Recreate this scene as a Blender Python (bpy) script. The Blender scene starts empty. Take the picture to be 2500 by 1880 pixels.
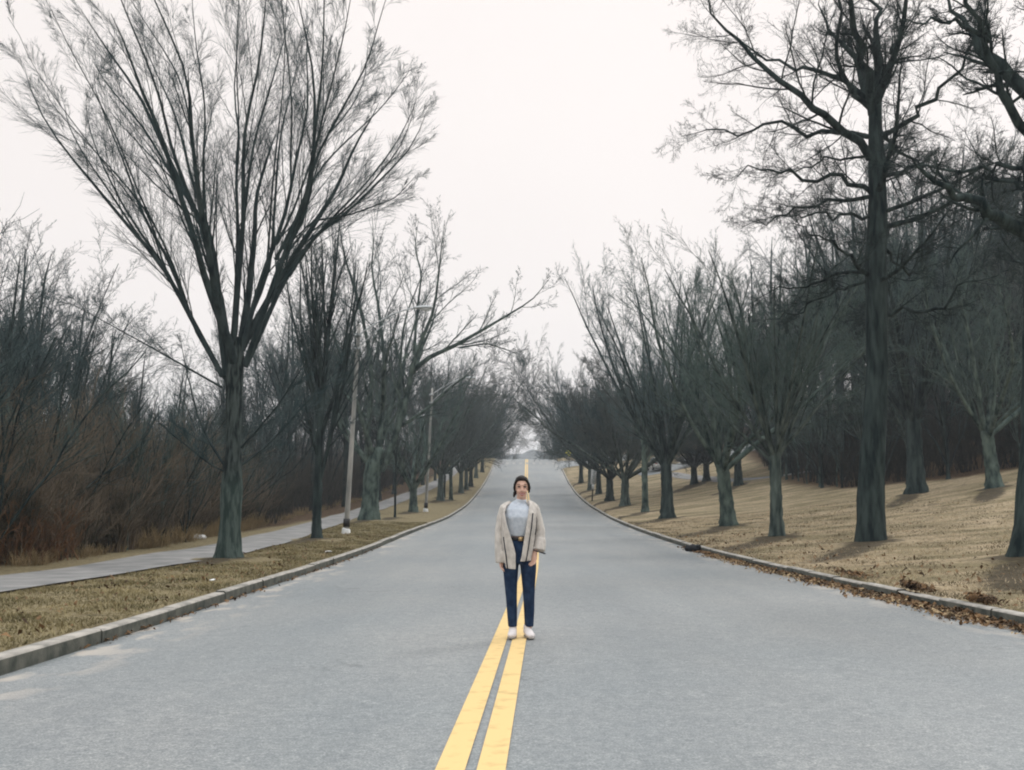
import bpy, math, random
import numpy as np
from mathutils import Vector

# ------------------------------------------------------------------ camera, sky, sun, exposure
scn = bpy.context.scene
COL = scn.collection
cd = bpy.data.cameras.new('camera')
cam = bpy.data.objects.new('camera', cd)
COL.objects.link(cam)
cd.sensor_fit = 'HORIZONTAL'
cd.sensor_width = 36.0
cd.lens = 36.0 * 2431 / 2500
cd.clip_start = 0.1
cd.clip_end = 6000
cam.location = (0, 0, 0)
cam.rotation_euler = (math.radians(90) + math.atan((1215 - 940) / 2431), 0, 0)
scn.camera = cam

w = bpy.data.worlds.new('World')
scn.world = w
w.use_nodes = True
nt = w.node_tree
N, L = nt.nodes, nt.links
bg = N['Background']
sky = N.new('ShaderNodeTexSky')
sky.sky_type = 'NISHITA'
sky.sun_disc = False
SUN_EL, SUN_AZ = 42.0, 40.0          # elevation; azimuth clockwise from the view direction (+Y)
sky.sun_elevation = math.radians(SUN_EL)
sky.sun_rotation = math.radians(SUN_AZ)
hs = N.new('ShaderNodeHueSaturation')
hs.inputs['Saturation'].default_value = 0.25
L.new(sky.outputs[0], hs.inputs['Color'])
tc = N.new('ShaderNodeTexCoord')
sep = N.new('ShaderNodeSeparateXYZ')
L.new(tc.outputs['Generated'], sep.inputs[0])
cr = N.new('ShaderNodeValToRGB')      # overcast: even near the horizon, brighter overhead
e = cr.color_ramp.elements
e[0].position = 0.0; e[0].color = (8.75, 8.15, 7.85, 1)
e[1].position = 1.0; e[1].color = (21, 21.5, 22, 1)
m = e.new(0.47); m.color = (8.75, 8.15, 7.85, 1)
L.new(sep.outputs['Z'], cr.inputs[0])
nz = N.new('ShaderNodeTexNoise')
nz.inputs['Scale'].default_value = 1.6
nz.inputs['Detail'].default_value = 3
L.new(tc.outputs['Generated'], nz.inputs['Vector'])
mr = N.new('ShaderNodeMapRange')
mr.inputs[1].default_value = 0.3; mr.inputs[2].default_value = 0.7
mr.inputs[3].default_value = 0.95; mr.inputs[4].default_value = 1.03
L.new(nz.outputs[0], mr.inputs[0])
mulc = N.new('ShaderNodeMixRGB'); mulc.blend_type = 'MULTIPLY'; mulc.inputs[0].default_value = 1
L.new(cr.outputs[0], mulc.inputs[1]); L.new(mr.outputs[0], mulc.inputs[2])
mixs = N.new('ShaderNodeMixRGB'); mixs.inputs[0].default_value = 0.90
L.new(hs.outputs[0], mixs.inputs[1]); L.new(mulc.outputs[0], mixs.inputs[2])
L.new(mixs.outputs[0], bg.inputs[0])
bg.inputs[1].default_value = 0.12

sd = bpy.data.lights.new('sun', 'SUN')
sd.energy = 1.2
sd.angle = math.radians(12)
sd.color = (1.0, 0.96, 0.92)
sun = bpy.data.objects.new('sun', sd)
COL.objects.link(sun)
_e, _a = math.radians(SUN_EL), math.radians(SUN_AZ)
sun.rotation_euler = Vector((math.sin(_a) * math.cos(_e), math.cos(_a) * math.cos(_e), math.sin(_e))).to_track_quat('Z', 'Y').to_euler()

scn.view_settings.view_transform = 'Standard'
scn.view_settings.look = 'None'
scn.view_settings.exposure = 0
scn.view_settings.gamma = 1
scn.view_settings.use_curve_mapping = False
scn.cycles.filter_width = 2.0
scn.cycles.max_bounces = 4
scn.cycles.diffuse_bounces = 3
scn.cycles.use_adaptive_sampling = True

RNG = np.random.default_rng(7)

# ------------------------------------------------------------------ object helpers
def tag(o, label=None, cat=None, group=None, kind=None):
    if label: o['label'] = label
    if cat: o['category'] = cat
    if group: o['group'] = group
    if kind: o['kind'] = kind
    return o

def empty(name, loc=(0, 0, 0), rz=0.0, sc=1.0):
    o = bpy.data.objects.new(name, None)
    o.empty_display_size = 0.3
    o.location = loc
    o.rotation_euler = (0, 0, rz)
    o.scale = sc if isinstance(sc, tuple) else (sc, sc, sc)
    COL.objects.link(o)
    return o

def mesh_np(name, V, F, mat=None, smooth=False):
    """V (n,3); F list of int arrays (m,k)."""
    me = bpy.data.meshes.new(name)
    V = np.asarray(V, dtype=np.float32)
    F = [np.asarray(f, dtype=np.int32) for f in F if len(f)]
    me.vertices.add(len(V))
    me.vertices.foreach_set('co', V.ravel())
    nl = sum(f.size for f in F)
    npoly = sum(len(f) for f in F)
    me.loops.add(nl)
    me.loops.foreach_set('vertex_index', np.concatenate([f.ravel() for f in F]))
    me.polygons.add(npoly)
    tot = np.concatenate([np.full(len(f), f.shape[1], dtype=np.int32) for f in F])
    st = np.concatenate([[0], np.cumsum(tot)[:-1]]).astype(np.int32)
    me.polygons.foreach_set('loop_start', st)
    me.polygons.foreach_set('loop_total', tot)
    if smooth:
        me.polygons.foreach_set('use_smooth', np.ones(npoly, dtype=bool))
    me.update(calc_edges=True)
    me.validate()
    if mat: me.materials.append(mat)
    return me

def link(name, me, parent=None, loc=None):
    o = bpy.data.objects.new(name, me)
    COL.objects.link(o)
    if parent: o.parent = parent
    if loc: o.location = loc
    return o

def float_attr(me, name, vals):
    a = me.attributes.new(name, 'FLOAT', 'POINT')
    a.data.foreach_set('value', np.asarray(vals, dtype=np.float32))

def children_of(o):
    return [c for c in CH.get(o.name, [])]
CH = {}

def part(name, me, parent, loc=None):
    o = link(name, me, parent, loc)
    CH.setdefault(parent.name, []).append(o)
    return o

def copy_tree(o, parent=None):
    c = o.copy()
    COL.objects.link(c)
    c.parent = parent
    for ch in list(CH.get(o.name, [])):
        k = copy_tree(ch, c)
        CH.setdefault(c.name, []).append(k)
    return c

# ------------------------------------------------------------------ mesh pieces
class MB:
    def __init__(s): s.V = []; s.F = {}; s.n = 0
    def add(s, V, F):
        V = np.asarray(V, dtype=float)
        s.V.append(V)
        for f in F:
            f = np.asarray(f, dtype=int)
            if f.size == 0: continue
            s.F.setdefault(f.shape[1], []).append(f + s.n)
        s.n += len(V)
        return s
    def mesh(s, name, mat=None, smooth=False):
        return mesh_np(name, np.concatenate(s.V), [np.concatenate(v) for v in s.F.values()], mat, smooth)
    def box(s, c, size, rz=0.0, rx=0.0):
        x, y, z = [q / 2 for q in size]
        V = np.array([[a, b, d] for a in (-x, x) for b in (-y, y) for d in (-z, z)])
        if rx:
            c_, s_ = math.cos(rx), math.sin(rx)
            V = np.stack([V[:, 0], V[:, 1] * c_ - V[:, 2] * s_, V[:, 1] * s_ + V[:, 2] * c_], 1)
        if rz:
            c_, s_ = math.cos(rz), math.sin(rz)
            V = np.stack([V[:, 0] * c_ - V[:, 1] * s_, V[:, 0] * s_ + V[:, 1] * c_, V[:, 2]], 1)
        F = [[0, 1, 3, 2], [4, 6, 7, 5], [0, 4, 5, 1], [2, 3, 7, 6], [0, 2, 6, 4], [1, 5, 7, 3]]
        return s.add(V + np.array(c), [F])
    def tube(s, P, R, sides=10, ry=None, cap=True, ref=None):
        P = np.asarray(P, dtype=float); n = len(P)
        R = np.broadcast_to(np.asarray(R, dtype=float), (n,))
        RY = R if ry is None else np.broadcast_to(np.asarray(ry, dtype=float), (n,))
        T = np.gradient(P, axis=0); T /= np.linalg.norm(T, axis=1)[:, None] + 1e-9
        if ref is None:
            ref = np.eye(3)[np.argmin(np.abs(P[-1] - P[0]))]
        U = np.cross(np.cross(T, ref), T); U /= np.linalg.norm(U, axis=1)[:, None] + 1e-9
        W = np.cross(T, U)
        a = np.arange(sides) * 2 * math.pi / sides
        V = P[:, None] + R[:, None, None] * np.cos(a)[None, :, None] * U[:, None] + RY[:, None, None] * np.sin(a)[None, :, None] * W[:, None]
        i = np.arange(n - 1)[:, None] * sides; j = np.arange(sides)[None]
        k = (j + 1) % sides
        F = np.stack([i + j, i + k, i + sides + k, i + sides + j], -1).reshape(-1, 4)
        V = V.reshape(-1, 3)
        if cap:
            V = np.concatenate([V, P[:1], P[-1:]])
            j = np.arange(sides); k = (j + 1) % sides
            c0 = np.stack([k, j, np.full(sides, n * sides)], -1)
            c1 = np.stack([(n - 1) * sides + j, (n - 1) * sides + k, np.full(sides, n * sides + 1)], -1)
            return s.add(V, [F, np.concatenate([c0, c1])])
        return s.add(V, [F])
    def ell(s, c, r, nu=16, nv=10):
        th = np.linspace(0.04, math.pi - 0.04, nv)
        P = np.stack([np.zeros(nv), np.zeros(nv), np.cos(th)], 1)
        a = np.arange(nu) * 2 * math.pi / nu
        V = np.stack([np.sin(th)[:, None] * np.cos(a), np.sin(th)[:, None] * np.sin(a), np.repeat(np.cos(th)[:, None], nu, 1)], -1).reshape(-1, 3)
        i = np.arange(nv - 1)[:, None] * nu; j = np.arange(nu)[None]; k = (j + 1) % nu
        F = np.stack([i + j, i + nu + j, i + nu + k, i + k], -1).reshape(-1, 4)
        V = np.concatenate([V, [[0, 0, 1], [0, 0, -1]]])
        j = np.arange(nu); k = (j + 1) % nu
        c0 = np.stack([j, k, np.full(nu, nv * nu)], -1)
        c1 = np.stack([(nv - 1) * nu + k, (nv - 1) * nu + j, np.full(nu, nv * nu + 1)], -1)
        return s.add(V * np.array(r) + np.array(c), [F, np.concatenate([c0, c1])])
    def sheet(s, A, B, th):
        """thick strip between polylines A and B (n,3), thickness th along -y/+y"""
        A = np.asarray(A, float); B = np.asarray(B, float); n = len(A)
        o = np.array([0, th / 2, 0])
        V = np.concatenate([A - o, B - o, A + o, B + o])
        F = []
        for i in range(n - 1):
            F += [[i, i + 1, n + i + 1, n + i], [2 * n + i, 3 * n + i, 3 * n + i + 1, 2 * n + i + 1],
                  [i, 2 * n + i, 2 * n + i + 1, i + 1], [n + i, n + i + 1, 3 * n + i + 1, 3 * n + i]]
        F += [[0, n, 3 * n, 2 * n], [n - 1, 3 * n - 1, 4 * n - 1, 2 * n - 1]]
        return s.add(V, [F])

def remeshed(mb, name, mat, voxel, smooth=6):
    me = mb.mesh(name)
    o = bpy.data.objects.new('tmp', me); COL.objects.link(o)
    r = o.modifiers.new('r', 'REMESH'); r.mode = 'VOXEL'; r.voxel_size = voxel
    if smooth:
        sm = o.modifiers.new('s', 'SMOOTH'); sm.factor = 0.5; sm.iterations = smooth
    dg = bpy.context.evaluated_depsgraph_get(); dg.update()
    out = bpy.data.meshes.new_from_object(o.evaluated_get(dg))
    bpy.data.objects.remove(o)
    out.name = name
    out.materials.clear(); out.materials.append(mat)
    out.polygons.foreach_set('use_smooth', np.ones(len(out.polygons), dtype=bool))
    return out

# ------------------------------------------------------------------ materials
def new_mat(name):
    m = bpy.data.materials.new(name); m.use_nodes = True
    return m, m.node_tree.nodes, m.node_tree.links, m.node_tree.nodes['Principled BSDF']

def mat(name, c1, c2=None, scale=8.0, rough=0.8, bump=0.0, bscale=None, stretch=(1, 1, 1), spec=0.3, metal=0.0, detail=4, lo=0.35, hi=0.65, rnd=0.0):
    m, n, l, b = new_mat(name)
    c2 = c2 or tuple(min(1, q * 1.25) for q in c1)
    t = n.new('ShaderNodeTexCoord'); mp = n.new('ShaderNodeMapping'); mp.inputs['Scale'].default_value = stretch
    l.new(t.outputs['Object'], mp.inputs[0])
    z = n.new('ShaderNodeTexNoise'); z.inputs['Scale'].default_value = scale; z.inputs['Detail'].default_value = detail
    l.new(mp.outputs[0], z.inputs['Vector'])
    r = n.new('ShaderNodeValToRGB')
    r.color_ramp.elements[0].position = lo; r.color_ramp.elements[0].color = (*c1, 1)
    r.color_ramp.elements[1].position = hi; r.color_ramp.elements[1].color = (*c2, 1)
    l.new(z.outputs[0], r.inputs[0])
    src = r.outputs[0]
    if rnd:
        oi = n.new('ShaderNodeObjectInfo'); mr = n.new('ShaderNodeMapRange')
        mr.inputs[3].default_value = 1 - rnd; mr.inputs[4].default_value = 1 + rnd
        l.new(oi.outputs['Random'], mr.inputs[0])
        mx = n.new('ShaderNodeMixRGB'); mx.blend_type = 'MULTIPLY'; mx.inputs[0].default_value = 1
        l.new(src, mx.inputs[1]); l.new(mr.outputs[0], mx.inputs[2]); src = mx.outputs[0]
    l.new(src, b.inputs['Base Color'])
    b.inputs['Roughness'].default_value = rough
    b.inputs['Specular IOR Level'].default_value = spec
    b.inputs['Metallic'].default_value = metal
    if bump:
        z2 = n.new('ShaderNodeTexNoise'); z2.inputs['Scale'].default_value = bscale or scale * 3; z2.inputs['Detail'].default_value = 5
        l.new(mp.outputs[0], z2.inputs['Vector'])
        bp = n.new('ShaderNodeBump'); bp.inputs['Strength'].default_value = 0.8; bp.inputs['Distance'].default_value = bump
        l.new(z2.outputs[0], bp.inputs['Height']); l.new(bp.outputs[0], b.inputs['Normal'])
    return m

def ramp_node(n, stops):
    r = n.new('ShaderNodeValToRGB'); el = r.color_ramp.elements
    el[0].position, el[0].color = stops[0][0], (*stops[0][1], 1)
    el[1].position, el[1].color = stops[-1][0], (*stops[-1][1], 1)
    for p, c in stops[1:-1]:
        q = el.new(p); q.color = (*c, 1)
    return r

M = {}
M['bark_grey'] = mat('bark_grey', (.018, .031, .031), (.105, .135, .122), 5, .95, .02, 18, (1, 1, .22), .15, rnd=.12)
M['bark_dark'] = mat('bark_dark', (.008, .016, .018), (.048, .068, .065), 6, .95, .03, 16, (1, 1, .2), .1, rnd=.1)
M['bark_elm'] = mat('bark_elm', (.012, .022, .025), (.046, .064, .064), 5, .95, .02, 18, (1, 1, .22), .15)
def elm_trunk():
    m = mat('bark_elm_trunk', (.008, .015, .016), (.062, .080, .076), 9, .95, .05, 22, (1, 1, .22), .15, lo=.42, hi=.6)
    n, l = m.node_tree.nodes, m.node_tree.links; b = n['Principled BSDF']; src = b.inputs['Base Color'].links[0].from_socket
    t = n.new('ShaderNodeTexCoord'); sp = n.new('ShaderNodeSeparateXYZ'); l.new(t.outputs['Object'], sp.inputs[0])
    r = n.new('ShaderNodeMapRange'); r.inputs[1].default_value = 2.2; r.inputs[2].default_value = 1.75; l.new(sp.outputs['Z'], r.inputs[0])
    x = n.new('ShaderNodeMixRGB'); x.blend_type = 'ADD'; l.new(r.outputs[0], x.inputs[0]); l.new(src, x.inputs[1]); x.inputs[2].default_value = (.020, .032, .027, 1)
    l.new(x.outputs[0], b.inputs['Base Color']); return m
M['bark_elm_trunk'] = elm_trunk()
M['bark_lichen'] = mat('bark_lichen', (.018, .034, .033), (.118, .158, .138), 3.5, .95, .015, 14, (1, 1, .5), .1, rnd=.12)
M['twig'] = mat('twig', (.048, .080, .084), (.092, .130, .130), 2, .95, spec=.1, rnd=.2)
M['twig_red'] = mat('twig_red', (.060, .078, .076), (.110, .126, .118), 2, .95, spec=.1, rnd=.2)
M['twig_dark'] = mat('twig_dark', (.026, .050, .055), (.060, .090, .092), 2, .95, spec=.1, rnd=.2)
M['twig_lichen'] = mat('twig_lichen', (.046, .080, .076), (.115, .160, .142), 3, .95, spec=.1, rnd=.15)
M['brush'] = mat('brush', (.058, .058, .046), (.205, .165, .122), 1.2, .95, spec=.1, detail=3)
M['brush_red'] = mat('brush_red', (.085, .050, .032), (.21, .115, .062), 2, .95, spec=.1)
M['brush_dark'] = mat('brush_dark', (.030, .034, .030), (.078, .072, .060), 1.2, .95, spec=.1)
M['needle'] = mat('needle', (.014, .030, .024), (.035, .055, .040), 1.5, .9, spec=.2, rnd=.15)

# ------------------------------------------------------------------ terrain
_y = np.arange(-60, 700, 0.5)
_z = np.interp(_y, [-60, 0, 10.4, 25, 35, 48, 63, 83, 103, 125, 147, 164, 172, 182, 215, 300, 450, 700],
               [.6, -1.2, -1.467, -1.62, -1.60, -1.47, -1.30, -.72, .3, 1.95, 4.2, 6.0, 6.66, 6.75, 5.4, -1, -6, -8])
_k = np.exp(-0.5 * (np.arange(-16, 17) / 7.0) ** 2); _k /= _k.sum()
_zs = np.convolve(np.pad(_z, 16, mode='edge'), _k, mode='valid')
def zr(y): return np.interp(y, _y, _zs)
def sm(xs, ys):
    q = np.interp(_y, xs, ys); k = np.exp(-0.5 * (np.arange(-30, 31) / 12.0) ** 2); k /= k.sum()
    q = np.convolve(np.pad(q, 30, mode='edge'), k, mode='valid')
    return lambda y: np.interp(y, _y, q)
XL = sm([-60, 0, 8, 10.4, 18.3, 29, 38, 48, 63, 83, 103, 125, 147, 165, 300, 700], [-3.9, -4.0, -4.06, -4.25, -4.38, -4.38, -4.45, -4.35, -4.0, -3.76, -3.56, -3.24, -2.9, -2.75, -.7, 5.5])
XR = sm([-60, 0, 10, 18, 27, 35, 48, 63, 83, 103, 125, 147, 165, 300, 700], [5.9, 5.9, 5.9, 5.9, 5.78, 5.7, 5.76, 6.15, 6.42, 6.6, 6.94, 7.3, 7.4, 9.5, 15.7])
XC = sm([-60, 0, 4.9, 10.4, 20.4, 27, 50, 92, 125, 147, 165, 300, 700], [-2, -.36, -.2, -.045, .36, .6, .95, 1.45, 1.78, 2.12, 2.45, 4.5, 10.7])
_g = np.random.default_rng(3)
_ph = _g.uniform(0, 6.28, (14, 3)); _fr = _g.uniform(.25, 1.6, (14, 2)) * _g.choice([-1, 1], (14, 2))
def bumpy(x, y):
    s = 0
    for k in range(14): s = s + np.sin(_fr[k, 0] * x + _fr[k, 1] * y + _ph[k, 0]) / 14
    return s
def G(x, y):
    x = np.asarray(x, float); y = np.asarray(y, float)
    z = zr(y); l = XL(y) - .15; r = XR(y) + .15
    dl = np.clip(l - x, 0, 3.0); dr = np.clip(x - r, 0, 26)
    sl = np.interp(y, [50, 85], [.0, .1])
    a = np.interp(y, [50, 90], [.04, .10])
    side = np.exp(-((y - 154) / 6.0) ** 2)
    hl = .12 + sl * dl - .012 * np.clip(l - x - 9, 0, 60)
    hr = .12 + (a * dr + .0046 * dr ** 2) * (1 - .6 * side)
    amp = np.clip(np.maximum(l - x, x - r) / 2.0, 0, 1) * .07
    return z + np.where(x < l, hl, np.where(x > r, hr, -.10)) + amp * bumpy(x, y)
def Gz(x, y): return float(G(x, y))

ROWS = [  # street trees: x, y
 (-6.73, 24), (-6.8, 35), (-7.68, 54), (-6.7, 57.5), (-6.5, 66), (-6.0, 84), (-6.1, 90.5), (-5.3, 87), (-5.1, 100), (-4.8, 106), (-4.6, 112),
 (10.26, 20), (9.98, 28), (8.7, 33), (9.07, 42), (8.35, 54), (8.5, 64), (8.45, 75), (8.25, 85), (8.4, 97), (8.3, 105), (8.15, 118),
 (16.4, 90), (17.5, 90.5), (18.1, 80), (20.0, 50), (21.7, 45)]

ys = np.concatenate([np.arange(-30, 6, 2.0), np.arange(6, 62, .35), np.arange(62, 185, 1.0), np.arange(185, 330, 6.0), [360, 400, 460, 560, 700, 1000, 1600, 3000, 5000]])
cl = np.concatenate([[4000, 1500, 600, 300, 150, 100, 70], np.arange(55, 26, -3.0), np.arange(26, 12, -1.0), np.arange(12, 0, -.35), [0.0]])
cr_ = np.concatenate([[0.0], np.arange(.35, 17, .35), np.arange(17, 30, .8), np.arange(30, 60, 3.0), [70, 100, 150, 300, 600, 1500, 4000]])
gx = []
for y in ys:
    l = XL(y) - .15; r = XR(y) + .15
    gx.append(np.concatenate([l - cl, np.linspace(l + .02, r - .02, 5), r + cr_]))
gx = np.array(gx); gy = np.repeat(ys[:, None], gx.shape[1], 1)
gz = G(gx, gy)
litter = np.zeros_like(gz); trunk_bands = np.zeros_like(gz)
leftwood = np.clip((XL(gy) - 6.6 - gx) / 0.5, 0, 1)
edgeR = np.interp(gy, [0, 40, 48, 54, 62, 75, 85, 400], [44, 40, 31, 23.5, 19.5, 19.5, 22, 60])
rightwood = np.clip((gx - edgeR) / 1.5, 0, 1)
litter = np.maximum(leftwood, rightwood)
def TRUNK_BANDS(x, y):  # darker, thinly grassed bands stretching out from the base of each tree
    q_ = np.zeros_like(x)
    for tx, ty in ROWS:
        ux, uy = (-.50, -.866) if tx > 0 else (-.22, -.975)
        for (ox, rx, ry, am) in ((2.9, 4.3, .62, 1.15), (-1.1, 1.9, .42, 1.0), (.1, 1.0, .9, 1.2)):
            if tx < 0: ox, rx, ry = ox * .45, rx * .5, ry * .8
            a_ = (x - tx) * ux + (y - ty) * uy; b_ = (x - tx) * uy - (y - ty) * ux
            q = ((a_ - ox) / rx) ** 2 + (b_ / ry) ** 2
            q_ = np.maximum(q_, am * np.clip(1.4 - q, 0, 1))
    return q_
trunk_bands = TRUNK_BANDS(gx, gy)
for (tx, ty) in ROWS:
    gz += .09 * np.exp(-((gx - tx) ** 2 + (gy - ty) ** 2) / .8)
nc = gx.shape[1]
i = np.arange(len(ys) - 1)[:, None] * nc; j = np.arange(nc - 1)[None]
F = np.stack([i + j, i + j + 1, i + nc + j + 1, i + nc + j], -1).reshape(-1, 4)

def ground_material():
    m, n, l, b = new_mat('ground')
    g = n.new('ShaderNodeNewGeometry')
    def noise(scale, det=4, st=(1, 1, 1)):
        mp = n.new('ShaderNodeMapping'); mp.inputs['Scale'].default_value = st
        l.new(g.outputs['Position'], mp.inputs[0])
        z = n.new('ShaderNodeTexNoise'); z.inputs['Scale'].default_value = scale; z.inputs['Detail'].default_value = det
        l.new(mp.outputs[0], z.inputs['Vector']); return z.outputs[0]
    def mixc(f, a, c, typ='MIX'):
        x = n.new('ShaderNodeMixRGB'); x.blend_type = typ
        if isinstance(f, float): x.inputs[0].default_value = f
        else: l.new(f, x.inputs[0])
        for q, v in ((1, a), (2, c)):
            if isinstance(v, tuple): x.inputs[q].default_value = (*v, 1)
            else: l.new(v, x.inputs[q])
        return x.outputs[0]
    fine = ramp_node(n, [(.3, (.17, .135, .085)), (.5, (.355, .285, .185)), (.72, (.48, .395, .27))])
    l.new(noise(9, 6), fine.inputs[0])
    olive = ramp_node(n, [(.35, (.085, .075, .040)), (.7, (.235, .20, .105))]); l.new(noise(12, 6), olive.inputs[0])
    f1 = ramp_node(n, [(.40, (0, 0, 0)), (.60, (1, 1, 1))]); l.new(noise(.45, 6, (.8, 1.8, 1)), f1.inputs[0])
    sx = n.new('ShaderNodeSeparateXYZ'); l.new(g.outputs['Position'], sx.inputs[0])
    lf = n.new('ShaderNodeMapRange'); lf.inputs[1].default_value = -2; lf.inputs[2].default_value = 2
    lf.inputs[3].default_value = .72; lf.inputs[4].default_value = .0
    l.new(sx.outputs['X'], lf.inputs[0])
    ma = n.new('ShaderNodeMath'); ma.operation = 'MAXIMUM'; 
    hm = n.new('ShaderNodeMath'); hm.operation = 'MULTIPLY'; l.new(f1.outputs[0], hm.inputs[0]); hm.inputs[1].default_value = .75
    l.new(hm.outputs[0], ma.inputs[0]); l.new(lf.outputs[0], ma.inputs[1])
    col = mixc(ma.outputs[0], fine.outputs[0], olive.outputs[0])
    so = n.new('ShaderNodeAttribute'); so.attribute_name = 'trunk_bands'
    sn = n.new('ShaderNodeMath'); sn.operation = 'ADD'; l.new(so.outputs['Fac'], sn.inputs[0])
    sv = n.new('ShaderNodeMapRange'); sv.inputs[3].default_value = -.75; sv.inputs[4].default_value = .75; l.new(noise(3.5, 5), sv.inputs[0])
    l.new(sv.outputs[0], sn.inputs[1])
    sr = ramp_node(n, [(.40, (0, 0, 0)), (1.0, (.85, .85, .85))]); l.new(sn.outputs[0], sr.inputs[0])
    darkc = ramp_node(n, [(.35, (.028, .024, .018)), (.7, (.075, .060, .040))]); l.new(noise(14, 5), darkc.inputs[0])
    col = mixc(sr.outputs[0], col, darkc.outputs[0])  # ground colour darkened along the bands at the trunks
    # thin worn patches
    pr = ramp_node(n, [(.60, (0, 0, 0)), (.72, (1, 1, 1))]); l.new(noise(1.3, 6, (1, 2.2, 1)), pr.inputs[0])
    pm = n.new('ShaderNodeMath'); pm.operation = 'MULTIPLY'; l.new(pr.outputs[0], pm.inputs[0]); pm.inputs[1].default_value = .7
    col = mixc(pm.outputs[0], col, darkc.outputs[0])
    li = n.new('ShaderNodeAttribute'); li.attribute_name = 'litter'
    lc = ramp_node(n, [(.35, (.035, .024, .015)), (.55, (.085, .055, .032)), (.75, (.16, .11, .065))]); l.new(noise(10, 6), lc.inputs[0])
    col = mixc(li.outputs['Fac'], col, lc.outputs[0])
    l.new(col, b.inputs['Base Color'])
    b.inputs['Roughness'].default_value = .95; b.inputs['Specular IOR Level'].default_value = .1
    bp = n.new('ShaderNodeBump'); bp.inputs['Distance'].default_value = .05; bp.inputs['Strength'].default_value = .9
    l.new(noise(22, 6), bp.inputs['Height']); l.new(bp.outputs[0], b.inputs['Normal'])
    return m
M['ground'] = ground_material()
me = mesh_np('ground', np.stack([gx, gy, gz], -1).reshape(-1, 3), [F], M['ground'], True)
float_attr(me, 'litter', litter.ravel()); float_attr(me, 'trunk_bands', trunk_bands.ravel())
tag(link('ground', me), 'dry straw-brown lawn and verges beside the road', kind='structure')

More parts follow.
